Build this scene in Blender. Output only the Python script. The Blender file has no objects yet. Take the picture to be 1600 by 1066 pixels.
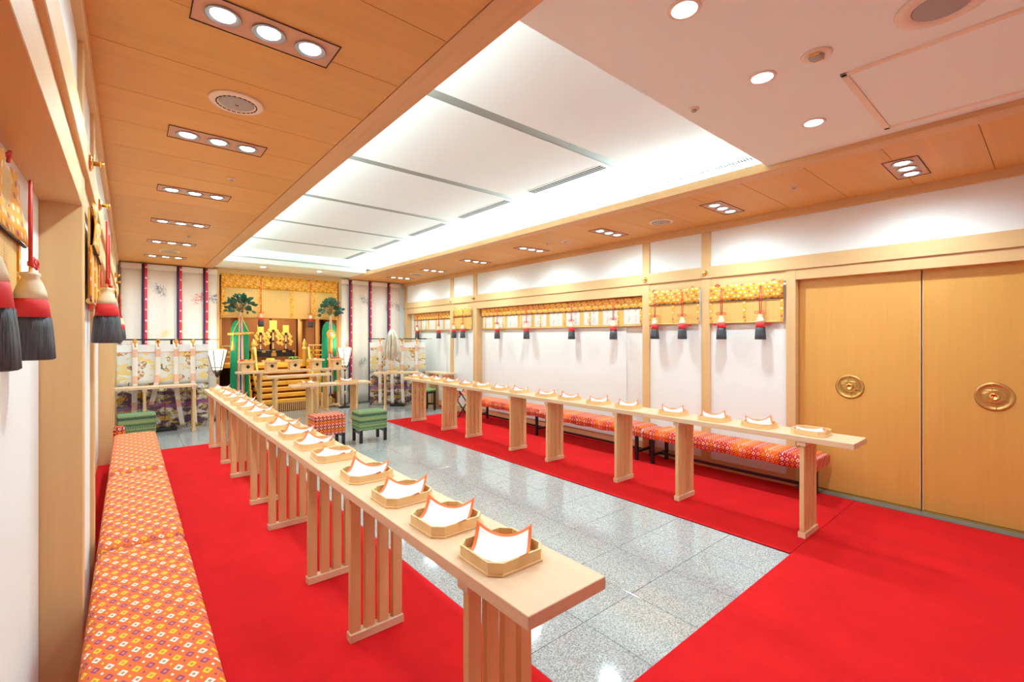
import bpy, bmesh, math, random
from mathutils import Vector, Matrix
random.seed(7)
R = math.radians
SC = bpy.context.scene
COL = SC.collection
ZC = 2.865            # wooden soffit height
XL, XR = -.165, 5.27  # wall planes
YB = 10.5             # back wall

# ---------------------------------------------------------------- camera
cam = bpy.data.cameras.new('camera')
cam.sensor_width = 36.0
cam.lens = 714.6 / 1600 * 36
cam.shift_y = -6.9 / 1600
cam.clip_start = .01
co = bpy.data.objects.new('camera', cam)
COL.objects.link(co)
co.location = (0, 0, 1.55)
co.rotation_euler = (R(90), 0, -R(39.968))
SC.camera = co

# ---------------------------------------------------------------- exposure, world
SC.view_settings.view_transform = 'Standard'
SC.view_settings.look = 'None'
SC.view_settings.gamma = 1
SC.view_settings.use_curve_mapping = False
SC.view_settings.exposure = 0.72
SC.cycles.use_denoising = True
SC.cycles.max_bounces = 10
SC.cycles.diffuse_bounces = 6
SC.cycles.sample_clamp_indirect = 6
SC.cycles.caustics_reflective = False
SC.cycles.caustics_refractive = False
w = bpy.data.worlds.new('world')
SC.world = w
w.use_nodes = True
w.node_tree.nodes['Background'].inputs[0].default_value = (1, .93, .84, 1)
w.node_tree.nodes['Background'].inputs[1].default_value = .12

COVE_W = 275.0
SPOT_W = 34.0
WARM = (.81, 1.11, 1.22)
COOL = (.75, 1.09, 1.16)


def area(name, loc, sx, sy, watts, col, rot=(0, 0, 0)):
    l = bpy.data.lights.new(name, 'AREA')
    l.shape = 'RECTANGLE'
    l.size, l.size_y, l.energy, l.color = sx, sy, watts, col
    o = bpy.data.objects.new(name, l)
    o.location, o.rotation_euler = loc, rot
    COL.objects.link(o)
    return o


def spot(name, loc, watts, col, ang=120, blend=.7, rot=(0, 0, 0), rad=.04, parent=None):
    l = bpy.data.lights.new(name, 'SPOT')
    l.energy, l.color, l.spot_size, l.spot_blend, l.shadow_soft_size = watts, col, R(ang), blend, rad
    o = bpy.data.objects.new(name, l)
    o.location, o.rotation_euler = loc, rot
    COL.objects.link(o)
    if parent:
        o.parent = parent
    return o


# fluorescent cove lamps hidden on the ledges round the raised ceiling, shining up
area('cove_lamp', (.78, 5.45, 2.97), .12, 7.7, COVE_W, COOL, (R(180), 0, 0))
area('cove_lamp', (4.33, 5.45, 2.97), .12, 7.7, COVE_W * 1.25, COOL, (R(180), 0, 0))

# ---------------------------------------------------------------- node helper


class S:
    def __init__(s, t, sock): s.t, s.k = t, sock

    def _m(s, op, *a):
        n = s.t.nodes.new('ShaderNodeMath')
        n.operation = op
        for i, v in enumerate((s,) + a):
            if isinstance(v, S): s.t.links.new(v.k, n.inputs[i])
            else: n.inputs[i].default_value = v
        return S(s.t, n.outputs[0])

    def __add__(s, o): return s._m('ADD', o)
    def __radd__(s, o): return s._m('ADD', o)
    def __sub__(s, o): return s._m('SUBTRACT', o)
    def __rsub__(s, o): return (s * -1) + o
    def __mul__(s, o): return s._m('MULTIPLY', o)
    def __rmul__(s, o): return s._m('MULTIPLY', o)
    def __truediv__(s, o): return s._m('DIVIDE', o)
    def abs(s): return s._m('ABSOLUTE')
    def floor(s): return s._m('FLOOR')
    def fract(s): return s._m('FRACT')
    def sin(s): return s._m('SINE')
    def mod(s, o): return s._m('FLOORED_MODULO', o)
    def lt(s, o): return s._m('LESS_THAN', o)
    def gt(s, o): return s._m('GREATER_THAN', o)
    def min(s, o): return s._m('MINIMUM', o)
    def max(s, o): return s._m('MAXIMUM', o)
    def pow(s, o): return s._m('POWER', o)
    def btw(s, a, b): return s.gt(a) * s.lt(b)


class T:
    def __init__(s, m):
        s.m, s.t = m, m.node_tree
        s.b = s.t.nodes['Principled BSDF']
        s.tc = None

    def xyz(s, kind='Object', scale=1.0):
        if kind == 'World':
            g = s.t.nodes.new('ShaderNodeNewGeometry'); out = g.outputs['Position']
        else:
            g = s.t.nodes.new('ShaderNodeTexCoord'); out = g.outputs[kind]
        q = s.t.nodes.new('ShaderNodeSeparateXYZ')
        s.t.links.new(out, q.inputs[0])
        return [S(s.t, q.outputs[i]) for i in range(3)]

    def vec(s, x, y, z):
        n = s.t.nodes.new('ShaderNodeCombineXYZ')
        for i, v in enumerate((x, y, z)):
            if isinstance(v, S): s.t.links.new(v.k, n.inputs[i])
            else: n.inputs[i].default_value = v
        return n.outputs[0]

    def noise(s, v, scale=5, detail=2, rough=.5, dist=0):
        n = s.t.nodes.new('ShaderNodeTexNoise')
        s.t.links.new(v, n.inputs['Vector'])
        n.inputs['Scale'].default_value = scale
        n.inputs['Detail'].default_value = detail
        n.inputs['Roughness'].default_value = rough
        n.inputs['Distortion'].default_value = dist
        return S(s.t, n.outputs[0])

    def voro(s, v, scale=5, out='Color'):
        n = s.t.nodes.new('ShaderNodeTexVoronoi')
        s.t.links.new(v, n.inputs['Vector'])
        n.inputs['Scale'].default_value = scale
        if out == 'Color':
            q = s.t.nodes.new('ShaderNodeSeparateColor')
            s.t.links.new(n.outputs['Color'], q.inputs[0])
            return S(s.t, q.outputs[0])
        return S(s.t, n.outputs['Distance'])

    def rnd(s):
        n = s.t.nodes.new('ShaderNodeObjectInfo')
        return S(s.t, n.outputs['Random'])

    def mix(s, f, a, b):
        n = s.t.nodes.new('ShaderNodeMix')
        n.data_type = 'RGBA'
        if isinstance(f, S): s.t.links.new(f.k, n.inputs[0])
        else: n.inputs[0].default_value = f
        for i, v in ((6, a), (7, b)):
            if isinstance(v, tuple): n.inputs[i].default_value = v[:3] + (1,)
            else: s.t.links.new(v, n.inputs[i])
        return n.outputs[2]

    def scale(s, col, f):
        n = s.t.nodes.new('ShaderNodeVectorMath')
        n.operation = 'SCALE'
        if isinstance(col, tuple): n.inputs[0].default_value = col[:3]
        else: s.t.links.new(col, n.inputs[0])
        if isinstance(f, S): s.t.links.new(f.k, n.inputs['Scale'])
        else: n.inputs['Scale'].default_value = f
        return n.outputs[0]

    def color(s, c): s.t.links.new(c, s.b.inputs['Base Color'])

    def bump(s, h, strength=.2, dist=.002):
        n = s.t.nodes.new('ShaderNodeBump')
        n.inputs['Strength'].default_value = strength
        n.inputs['Distance'].default_value = dist
        s.t.links.new(h.k, n.inputs['Height'])
        s.t.links.new(n.outputs[0], s.b.inputs['Normal'])


def mat(name, col=(.8, .8, .8), rough=.6, metal=0.0, emit=None, fn=None, spec=.5, trans=0):
    m = bpy.data.materials.new(name)
    m.use_nodes = True
    t = T(m)
    t.b.inputs['Base Color'].default_value = col[:3] + (1,)
    t.b.inputs['Roughness'].default_value = rough
    t.b.inputs['Metallic'].default_value = metal
    t.b.inputs['Specular IOR Level'].default_value = spec
    if emit:
        t.b.inputs['Emission Color'].default_value = emit[0][:3] + (1,)
        t.b.inputs['Emission Strength'].default_value = emit[1]
    if fn:
        fn(t)
    return m


def wood(name, base, axis, rough=.45, kind='Object', amp=.10, tint=.05):
    def fn(t):
        p = t.xyz(kind)
        q = [c * (1.3 if i == axis else 34.0) for i, c in enumerate(p)]
        n = t.noise(t.vec(*q), 1.0, 3, .55)
        q2 = [c * (.5 if i == axis else 5.0) for i, c in enumerate(p)]
        n2 = t.noise(t.vec(*q2), 1.0, 2)
        f = (n - .5) * (amp * 2.2) + (n2 - .5) * amp + (t.rnd() - .5) * tint * 2 + 1.0
        c = t.scale(base, f)
        t.color(c)
    return mat(name, base, rough, fn=fn, spec=.35)


BEECH = (.72, .44, .20)
M = {}
for i, a in enumerate('xyz'):
    M['wood_' + a] = wood('beech_' + a, BEECH, i)
    M['pale_' + a] = wood('pale_beech_' + a, (.76, .51, .32), i, .4)
    M['tray_' + a] = wood('cypress_' + a, (.86, .56, .27), i, .4, amp=.06)
M['ceil'] = wood('ceiling_board_veneer', (.68, .325, .080), 0, .5, 'World', .09, .04)
M['beam_y'] = wood('ceiling_beam_veneer', (.68, .38, .17), 1, .5, 'World', .12, .03)
M['frame_z'] = wood('wall_post_veneer', (.68, .42, .195), 2, .5, 'World', .07, .04)
M['frame_y'] = wood('wall_rail_veneer', (.68, .42, .195), 1, .5, 'World', .07, .03)
M['frame_x'] = wood('wall_rail_veneer_x', (.68, .42, .195), 0, .5, 'World', .07, .03)
M['door'] = wood('door_veneer', (.67, .32, .072), 2, .38, 'World', .07, .02)


def f_wall(t):
    x, y, z = t.xyz('World')
    n = t.noise(t.vec(x * 2, y * 2, z * 2), 1.2, 3)
    t.color(t.mix((n - .3) * .7, (.83, .83, .80), (.80, .79, .755)))
    t.bump(t.noise(t.vec(x, y, z), 220, 2), .08, .001)


M['wall'] = mat('white_wallpaper', rough=.85, fn=f_wall, spec=.2)
M['white'] = mat('white_plaster', (.85, .88, .86), .9, spec=.1)
M['peach'] = mat('cream_ceiling_paint', (.87, .90, .82), .9, spec=.15)
M['greystrip'] = mat('grey_ceiling_slot', (.27, .28, .25), .5)
M['dark'] = mat('dark_gap', (.03, .015, .008), .8)


def f_carpet(t):
    x, y, z = t.xyz('World')
    n = t.noise(t.vec(x, y, z), 3.0, 4, .65)
    n2 = t.noise(t.vec(x, y, z), 420, 2)
    n3 = t.noise(t.vec(x * 3, y * .8, z), 1.5, 3)
    f = (n - .5) * .35 + (n2 - .5) * .5 + (n3 - .5) * .25 + 1.0
    t.color(t.scale((.62, .011, .013), f))
    t.bump(n2, .6, .004)


M['carpet'] = mat('red_carpet', rough=.95, fn=f_carpet, spec=.1)


def f_granite(t):
    x, y, z = t.xyz('World')
    v = t.vec(x, y, z)
    a = t.voro(v, 230)
    b = t.voro(v, 360)
    c1 = t.mix(a.gt(.72), (.45, .46, .455), (.27, .28, .27))
    c2 = t.mix(b.gt(.88), c1, (.14, .14, .14))
    c3 = t.mix(a.lt(.22), c2, (.58, .59, .57))
    n = t.noise(v, 1.1, 2)
    t.color(t.scale(c3, (n - .5) * .15 + 1.0 + (t.rnd() - .5) * .07))
    n4 = t.noise(t.vec(x, y, z), 7, 2)
    t.bump(n4, .02, .003)


M['vent_gap'] = mat('black_vent_gap', (.003, .003, .003), 1.0, spec=0)
M['granite'] = mat('polished_grey_granite', rough=.07, fn=f_granite, spec=1.0)
M['grout'] = mat('floor_joint', (.20, .20, .18), .7)
M['threshold'] = mat('grey_threshold_metal', (.16, .16, .14), .45)
M['black'] = mat('black_lacquer', (.012, .011, .012), .3)
M['ironblack'] = mat('black_metal', (.02, .018, .018), .4)
M['gold'] = mat('polished_brass', (.83, .55, .17), .22, 1.0)
M['bronze'] = mat('aged_brass', (.60, .36, .11), .38, .9)
M['goldleaf'] = mat('gilded_wood', (.86, .56, .13), .42, .25)
M['paper'] = mat('white_paper', (.90, .90, .89), .8)
M['paperedge'] = mat('vermilion_paper_border', (.86, .17, .04), .8)
M['cord'] = mat('red_silk_cord', (.62, .03, .02), .55)
M['beige'] = mat('cream_silk', (.82, .68, .46), .7)
M['redthread'] = mat('red_silk', (.72, .03, .03), .7)
M['orange'] = mat('orange_silk', (.90, .35, .02), .6)
M['lamp'] = mat('lit_lamp_glass', (1, 1, 1), .5, emit=((.93, .97, 1.0), 10))
M['ring'] = mat('lamp_ring_chrome', (.45, .5, .55), .3, .8)
M['plate'] = mat('bronze_light_plate', (.60, .30, .17), .45)
M['grille'] = mat('speaker_grille_cloth', (.42, .38, .34), .8)
M['cream'] = mat('cream_plastic', (.84, .68, .52), .5)
M['silver'] = mat('aluminium', (.75, .72, .66), .3, .8)


def f_thread(t):
    x, y, z = t.xyz()
    n = t.noise(t.vec(x * 260, y * 260, z * 9), 1, 2)
    t.color(t.mix(n, (.012, .012, .014), (.11, .11, .125)))
    t.bump(n, .9, .004)


M['fringe'] = mat('charcoal_silk_fringe', rough=.55, fn=f_thread)


def diamonds(t, u, v, pu, pv, base, cols, lo=.20, hi=.46, centre=(.35, .28, .16), small=True, el=1.0, rows=False):
    """rows of outlined lozenges in a cycle of colours, small squares between"""
    U, V = u / pu, v / pv
    du, dv = (U.fract() - .5).abs(), (V.fract() - .5).abs() * el
    d = du + dv
    k = V.floor().mod(3.0) if rows else (U.floor() + V.floor()).mod(3.0)
    c = cols[0]
    c = t.mix(k.btw(.5, 1.5), cols[0], cols[1])
    c = t.mix(k.gt(1.5), c, cols[2])
    out = t.mix(d.btw(lo, hi), base, c)
    out = t.mix(d.lt(lo * .72), out, centre)
    if small:
        U2, V2 = U + .5, V + .5
        d2 = (U2.fract() - .5).abs() + (V2.fract() - .5).abs()
        k2 = (U2.floor() + V2.floor()).mod(3.0)
        cc = t.mix(k2.btw(.5, 1.5), cols[0], cols[1])
        cc = t.mix(k2.gt(1.5), cc, cols[2])
        out = t.mix(d2.lt(.13), out, cc)
    return out


def f_bench_left(t):
    x, y, z = t.xyz()
    w_ = t.noise(t.vec(x, y, z), 30, 2)
    side = z * .8
    u = x + side + (w_ - .5) * .004
    base = t.mix(t.noise(t.vec(x * 60, y * 400, z * 60), 1, 2), (.80, .13, .035), (.62, .16, .05))
    t.color(diamonds(t, u, y + x * .18, .036, .062, base, [(.93, .80, .70), (.93, .55, .02), (.33, .05, .16)], .19, .40, el=1.3))
    t.bump(w_, .4, .006)


M['bench_left'] = mat('orange_kasuri_cloth', rough=.85, fn=f_bench_left, spec=.15)


def f_bench_right(t):
    x, y, z = t.xyz()
    u = x - z
    band = ((y * 21.0).sin() * .5 + .5)
    b2 = ((y * 7.3 + 1.0).sin() * .5 + .5)
    base = t.mix(band, (.62, .02, .02), (.80, .13, .015))
    base = t.mix(b2.gt(.62) * .6, base, (.36, .01, .035))
    t.color(diamonds(t, u, y, .046, .044, base, [(.93, .66, .55), (.93, .38, .02), (.93, .48, .30)], .20, .40, (.55, .03, .02), rows=True))


M['bench_right'] = mat('red_kasuri_cloth', rough=.8, fn=f_bench_right, spec=.2)


def stool_pat(a, b, c, cols, pu=.052, pv=.042):
    def fn(t):
        x, y, z = t.xyz()
        top = z.gt(.264)
        u = x + y * (1.0 - top)
        v = z + y * top
        band = ((v * 45.0).sin() * .5 + .5)
        b2 = ((v * 62.0 + 1.0).sin() * .5 + .5)
        base = t.mix(band, a, b)
        base = t.mix(b2.gt(.75) * .8, base, c)
        t.color(diamonds(t, u, v, pu, pv, base, cols, .20, .42, c, rows=True))
    return fn


M['stool_red'] = mat('red_stool_cloth', rough=.8, fn=stool_pat((.42, .008, .012), (.60, .035, .008), (.20, .003, .02), [(.90, .55, .45), (.92, .42, .03), (.9, .6, .4)]), spec=.2)
M['stool_green'] = mat('green_stool_cloth', rough=.8, fn=stool_pat((.10, .19, .085), (.22, .32, .12), (.05, .10, .05), [(.38, .52, .30), (.04, .09, .07), (.50, .50, .22)], .026, .030), spec=.2)


def dots(t, u, v, base, cols, p=.045, r=.26):
    U, V = u / p, v / (p * .9)
    row = V.floor().mod(2.0) * .5
    U2 = U + row
    du, dv = (U2.fract() - .5), (V.fract() - .5)
    d = (du * du + dv * dv).pow(.5)
    k = (U2.floor() + V.floor() * 2.0).mod(3.0)
    c = t.mix(k.btw(.5, 1.5), cols[0], cols[1])
    c = t.mix(k.gt(1.5), c, cols[2])
    return t.mix(d.lt(r), base, c)


def brocade(cols, p=.045):
    def fn(t):
        x, y, z = t.xyz()
        c = dots(t, x + y, z, (.80, .33, .008), cols, p)
        n = t.noise(t.vec(x, y, z), 60, 2)
        t.color(t.scale(c, (n - .5) * .5 + 1.0))
    return fn


M['brocade'] = mat('yellow_dotted_brocade', rough=.6, fn=brocade([(.90, .70, .45), (.88, .62, .30), (.42, .07, .16)]))
M['brocade_gold'] = mat('orange_dotted_brocade', rough=.6, fn=brocade([(.95, .62, .20), (.93, .55, .12), (.55, .14, .02)], .06))


def f_bamboo(t):
    x, y, z = t.xyz()
    s = (z / .0075).fract()
    n = t.noise(t.vec(x * 1.5, y * 1.5, z * 160), 1, 2)
    str_ = (((x + y) / .05).fract() - .5).abs().lt(.035)
    c = t.mix(n, (.66, .36, .09), (.80, .50, .15))
    c = t.mix(s.lt(.22) * .6, c, (.36, .17, .04))
    c = t.mix(str_ * .35, c, (.90, .68, .3))
    t.color(c)


M['bamboo'] = mat('split_bamboo_reeds', rough=.5, fn=f_bamboo)
M['bamboo_rod'] = wood('bamboo_rod', (.68, .38, .12), 0, .4)


def f_printcloth(t):
    x, y, z = t.xyz()
    u = x + y
    cu, cv = ((u / .115).fract() - .5), ((z / .14).fract() - .5)
    n = t.noise(t.vec(x, y, z), 75, 3, .7)
    m = ((cu * cu * 2.5 + cv * cv).pow(.5)).lt(.33) * n.gt(.56)
    t.color(t.mix(m, (.70, .65, .58), (.36, .17, .06)))


M['printcloth'] = mat('white_cloth_with_small_prints', rough=.8, fn=f_printcloth)

MOTIFS = [(.10, .47, 0), (.38, .84, 1), (.80, .80, 0), (.35, .33, 2), (.70, .32, 1), (.97, .80, 1), (.98, .30, 3), (.44, .56, 4), (.86, .56, 4), (.14, .12, 2), (.62, .08, 3)]
MC = [(.62, .03, .02), (.10, .10, .16), (.05, .13, .10), (.45, .18, .20), (.92, .68, .22)]


def f_drape(t):
    x, y, z = t.xyz('Generated')
    base = (.82, .75, .68)
    n = t.noise(t.vec(x * 1.3, y, z * 2.4), 26, 4, .75)
    n2 = t.noise(t.vec(x * 3, y, z * 14), 9, 3, .7, 1.0)
    c = base
    for mx, mz, k in MOTIFS:
        dx, dz = (x - mx) / (.10 if k != 4 else .06), ((z - mz) + (x - mx) * (.22 if k % 2 else -.22)) / (.045 if k != 4 else .022)
        r = (dx * dx + dz * dz)
        msk = r.lt(1.0) * ((n2 - r * .10).gt(.46) * (n - r * .12).gt(.44) if k != 4 else (n2 - r * .14).gt(.40))
        c = t.mix(msk * (.8 if k != 4 else .7), c, MC[k])
    t.color(c)


M['hem'] = mat('white_silk_hem', (.80, .73, .66), .7)
M['drape'] = mat('white_silk_with_pine_sprays', rough=.7, fn=f_drape)


def f_ribbon(t):
    x, y, z = t.xyz()
    d = (((z / .19).fract() - .5).abs() + (x - .022).abs() * 6)
    n = t.noise(t.vec(x, y, z), 60, 2)
    c = t.mix(x.gt(0.0), (.045, .02, .10), (.62, .02, .03))
    t.color(t.mix(d.lt(.11) * n.gt(.45), c, (.9, .85, .85)))


M['ribbon'] = mat('red_and_navy_ribbon', rough=.6, fn=f_ribbon)


def f_kicho_top(t):
    x, y, z = t.xyz()
    n = t.noise(t.vec(x * 2.2, y, z * 4.5), 2.2, 2, .5)
    n2 = t.noise(t.vec(x, y, z * 1.3), 17, 3, .6, .6)
    n3 = t.noise(t.vec(x + 5.0, y, z), 4.2, 2)
    c = t.mix(n.gt(.56), (.80, .78, .73), (.83, .64, .27))
    c = t.mix((n3.gt(.60) * n2.gt(.50)), c, (.55, .24, .04))
    c = t.mix(n3.btw(.585, .60), c, (.22, .15, .10))
    t.color(c)


def f_kicho_low(t):
    x, y, z = t.xyz()
    n = t.noise(t.vec(x * 1.2, y, z * 2.2), 4.6, 3, .5, .4)
    n2 = t.noise(t.vec(x + 3.0, y, z * 1.5), 6.5, 3, .6, .5)
    c = t.mix(n.gt(.48), (.12, .05, .11), (.46, .36, .09))
    c = t.mix(n.gt(.545), c, (.62, .58, .56))
    c = t.mix(n2.gt(.60), c, (.58, .25, .02))
    c = t.mix(n2.btw(.44, .462), c, (.16, .09, .12))
    pur = ((z - .42 + (x * 9).sin() * .02).abs()).lt(.035)
    c = t.mix(pur * .8, c, (.25, .07, .22))
    t.color(c)


M['kicho_top'] = mat('ivory_cloth_with_gold_clouds', rough=.7, fn=f_kicho_top)
M['kicho_low'] = mat('purple_and_gold_cloud_brocade', rough=.65, fn=f_kicho_low)


def f_streamer(t):
    x, y, z = t.xyz()
    b = ((z / .42) + .1).fract().lt(.30)
    ch = ((((x + z) / .022).fract() - .5).abs() + (((x - z) / .022).fract() - .5).abs()).lt(.45)
    t.color(t.mix(b * (ch * .6 + .4), (.86, .79, .70), (.82, .30, .14)))


M['streamer'] = mat('ivory_and_coral_ribbon', rough=.7, fn=f_streamer)
M['green'] = mat('emerald_green_silk', (.0, .30, .13), .6)
M['leaf'] = mat('dark_sakaki_leaf', (.018, .085, .045), .35)
M['lantern'] = mat('lit_lantern_paper', (.95, .92, .85), .8, emit=((1.0, .86, .62), .62))
M['altarwood_z'] = wood('dark_altar_wood', (.27, .105, .035), 2, .5, 'World', .1)
M['goldstep'] = wood('honey_gold_wood', (.88, .48, .07), 0, .38, 'World', .1)
M['apple'] = mat('red_apple_skin', (.60, .02, .015), .35)
M['orangefruit'] = mat('orange_fruit_peel', (.90, .32, .02), .5)
M['veg'] = mat('pale_green_leaf', (.28, .55, .10), .5)
M['cakes'] = mat('yellow_rice_paper', (.90, .72, .10), .6)
RIB = {'white': (.85, .82, .78), 'purple': (.16, .05, .25), 'orange': (.85, .28, .06), 'blue': (.03, .05, .22), 'yellow': (.88, .62, .18)}
for k, v in RIB.items():
    M['rib_' + k] = mat(k + '_silk_ribbon', v, .6)


def f_fan(t):
    g = t.t.nodes.new('ShaderNodeNewGeometry')
    k = S(t.t, g.outputs['Random Per Island'])
    c = t.mix(k.gt(.25), (.78, .58, .32), (.90, .88, .83))
    t.color(t.mix(k.gt(.8), c, (.86, .78, .62)))


M['strawfan'] = mat('fine_paper_streamers', rough=.8, fn=f_fan)
M['glassp'] = mat('clear_door_strip', (.8, .7, .5), .2)

# ---------------------------------------------------------------- mesh helper


class MB:
    def __init__(s): s.b = bmesh.new(); s.mats = []

    def mi(s, m):
        if m not in s.mats: s.mats.append(m)
        return s.mats.index(m)

    def box(s, x0, y0, z0, x1, y1, z1, m=None, rot=None, at=None):
        vs = [s.b.verts.new((x, y, z)) for x in (x0, x1) for y in (y0, y1) for z in (z0, z1)]
        q = [(0, 1, 3, 2), (4, 6, 7, 5), (0, 4, 5, 1), (2, 3, 7, 6), (0, 2, 6, 4), (1, 5, 7, 3)]
        fs = [s.b.faces.new([vs[i] for i in f]) for f in q]
        if m:
            k = s.mi(m)
            for f in fs: f.material_index = k
        if rot is not None:
            bmesh.ops.rotate(s.b, verts=vs, cent=at or (0, 0, 0), matrix=rot)
        return vs

    def cyl(s, p0, p1, r0, r1=None, seg=16, m=None, cap=True):
        p0, p1 = Vector(p0), Vector(p1)
        r1 = r0 if r1 is None else r1
        d = (p1 - p0).normalized()
        a = d.orthogonal().normalized(); c = d.cross(a)
        rings = []
        for p, r in ((p0, r0), (p1, r1)):
            rings.append([s.b.verts.new(p + (a * math.cos(2 * math.pi * i / seg) + c * math.sin(2 * math.pi * i / seg)) * r) for i in range(seg)])
        k = s.mi(m) if m else 0
        for i in range(seg):
            f = s.b.faces.new((rings[0][i], rings[0][(i + 1) % seg], rings[1][(i + 1) % seg], rings[1][i]))
            f.smooth = True; f.material_index = k
        if cap:
            for r_ in (list(reversed(rings[0])), rings[1]):
                f = s.b.faces.new(r_); f.material_index = k

    def lathe(s, prof, seg=20, at=(0, 0, 0), axis='z', m=None, wob=None, smooth=True):
        rings = []
        for r, z in prof:
            ring = []
            for i in range(seg):
                a = 2 * math.pi * i / seg
                rr = r * (wob(a, z) if wob else 1)
                v = Vector((rr * math.cos(a), rr * math.sin(a), z))
                if axis == 'x': v = Vector((v.z, v.x, v.y))
                if axis == 'y': v = Vector((v.x, v.z, v.y))
                ring.append(s.b.verts.new(v + Vector(at)))
            rings.append(ring)
        k = s.mi(m) if m else 0
        for a, b in zip(rings, rings[1:]):
            for i in range(seg):
                f = s.b.faces.new((a[i], a[(i + 1) % seg], b[(i + 1) % seg], b[i]))
                f.smooth = smooth; f.material_index = k
        for r_ in (list(reversed(rings[0])), rings[-1]):
            f = s.b.faces.new(r_); f.material_index = k

    def tube(s, pts, r, seg=8, m=None):
        pts = [Vector(p) for p in pts]
        rings = []
        a = None
        for i, p in enumerate(pts):
            d = (pts[min(i + 1, len(pts) - 1)] - pts[max(i - 1, 0)]).normalized()
            a = (a - d * a.dot(d)).normalized() if a is not None else d.orthogonal().normalized()
            c = d.cross(a)
            rings.append([s.b.verts.new(p + (a * math.cos(2 * math.pi * j / seg) + c * math.sin(2 * math.pi * j / seg)) * r) for j in range(seg)])
        k = s.mi(m) if m else 0
        for A, B in zip(rings, rings[1:]):
            for i in range(seg):
                f = s.b.faces.new((A[i], A[(i + 1) % seg], B[(i + 1) % seg], B[i])); f.smooth = True; f.material_index = k
        for r_ in (list(reversed(rings[0])), rings[-1]):
            f = s.b.faces.new(r_); f.material_index = k

    def grid(s, fn, nu, nv, m=None, smooth=True, thick=0):
        vs = [[s.b.verts.new(fn(i / nu, j / nv)) for j in range(nv + 1)] for i in range(nu + 1)]
        k = s.mi(m) if m else 0
        for i in range(nu):
            for j in range(nv):
                f = s.b.faces.new((vs[i][j], vs[i + 1][j], vs[i + 1][j + 1], vs[i][j + 1])); f.smooth = smooth; f.material_index = k
        return vs

    def prism(s, poly, z0, z1, m=None):
        lo = [s.b.verts.new((x, y, z0)) for x, y in poly]; hi = [s.b.verts.new((x, y, z1)) for x, y in poly]
        k = s.mi(m) if m else 0
        n = len(poly)
        fs = [s.b.faces.new(list(reversed(lo))), s.b.faces.new(hi)] + [s.b.faces.new((lo[i], lo[(i + 1) % n], hi[(i + 1) % n], hi[i])) for i in range(n)]
        for f in fs: f.material_index = k
        return lo + hi

    def build(s, name, m=None, parent=None, loc=None, bevel=0, solid=0, **tags):
        if bevel:
            bmesh.ops.bevel(s.b, geom=list(s.b.edges), offset=bevel, segments=1, affect='EDGES')
        bmesh.ops.recalc_face_normals(s.b, faces=s.b.faces)
        me = bpy.data.meshes.new(name)
        s.b.to_mesh(me); s.b.free()
        if s.mats:
            for q in s.mats: me.materials.append(q)
        elif m: me.materials.append(m)
        o = bpy.data.objects.new(name, me)
        COL.objects.link(o)
        if parent: o.parent = parent
        if loc: o.location = loc
        if solid:
            md = o.modifiers.new('thickness', 'SOLIDIFY'); md.thickness = solid; md.offset = 0
        for k, v in tags.items(): o[k] = v
        return o


def bx(name, x0, y0, z0, x1, y1, z1, m, parent=None, bevel=0, **tags):
    """a box part whose origin sits at its own base centre"""
    a = MB()
    cx, cy, z = (x0 + x1) / 2, (y0 + y1) / 2, min(z0, z1)
    a.box(x0 - cx, y0 - cy, z0 - z, x1 - cx, y1 - cy, z1 - z)
    return a.build(name, m, parent, (cx, cy, z), bevel, **tags)


def empty(name, loc, rz=0, label=None, cat=None, group=None, kind=None):
    o = bpy.data.objects.new(name, None)
    o.empty_display_size = .1
    COL.objects.link(o)
    o.location = loc; o.rotation_euler = (0, 0, rz)
    tag(o, label, cat, group, kind)
    return o


def tag(o, label=None, cat=None, group=None, kind=None):
    if label: o['label'] = label
    if cat: o['category'] = cat
    if group: o['group'] = group
    if kind: o['kind'] = kind
    return o


def kids(o):
    return [c for c in list(COL.objects) if c.parent == o]


def copy_tree(o, parent=None, label=None, table=None):
    c = o.copy(); COL.objects.link(c)
    if parent: c.parent = parent
    if label: c['label'] = label
    for ch in (table if table is not None else KIDMAP(o)):
        copy_tree(ch[0], c, None, ch[1])
    return c


def KIDMAP(o):
    return [(c, KIDMAP(c)) for c in o.children]


def struct(name, label=None):
    o = empty(name, (0, 0, 0))
    o['kind'] = 'structure'
    return o


# ================================================================= ROOM
# ---- floor: granite tiles on a joint bed
fl = MB()
fl.box(-.6, -1.35, -.06, 5.8, 13.2, -.012)
floor = fl.build('floor', M['grout'], kind='structure')
tb = MB(); P_ = .43; g_ = .003
tb.box(-P_ / 2 + g_ / 2, -P_ / 2 + g_ / 2, -.012, P_ / 2 - g_ / 2, P_ / 2 - g_ / 2, 0)
tile0 = tb.build('tile', M['granite'], floor, (0, 0, 0), bevel=.001)
first = True


def put_tile(x, y):
    global first
    o = tile0 if first else tile0.copy()
    if not first: COL.objects.link(o)
    o.location = (x, y, 0); first = False


for j in range(-1, 24):
    y = 1.22 + .43 * j + .215
    for i in range(-4, 10):
        x = 1.46 + .43 * i + .215
        aisle = 0 <= i <= 4
        if (aisle and y > .9) or y > 7.3:
            if y < 10.9 and -.35 < x < 5.6: put_tile(x, y)


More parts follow.
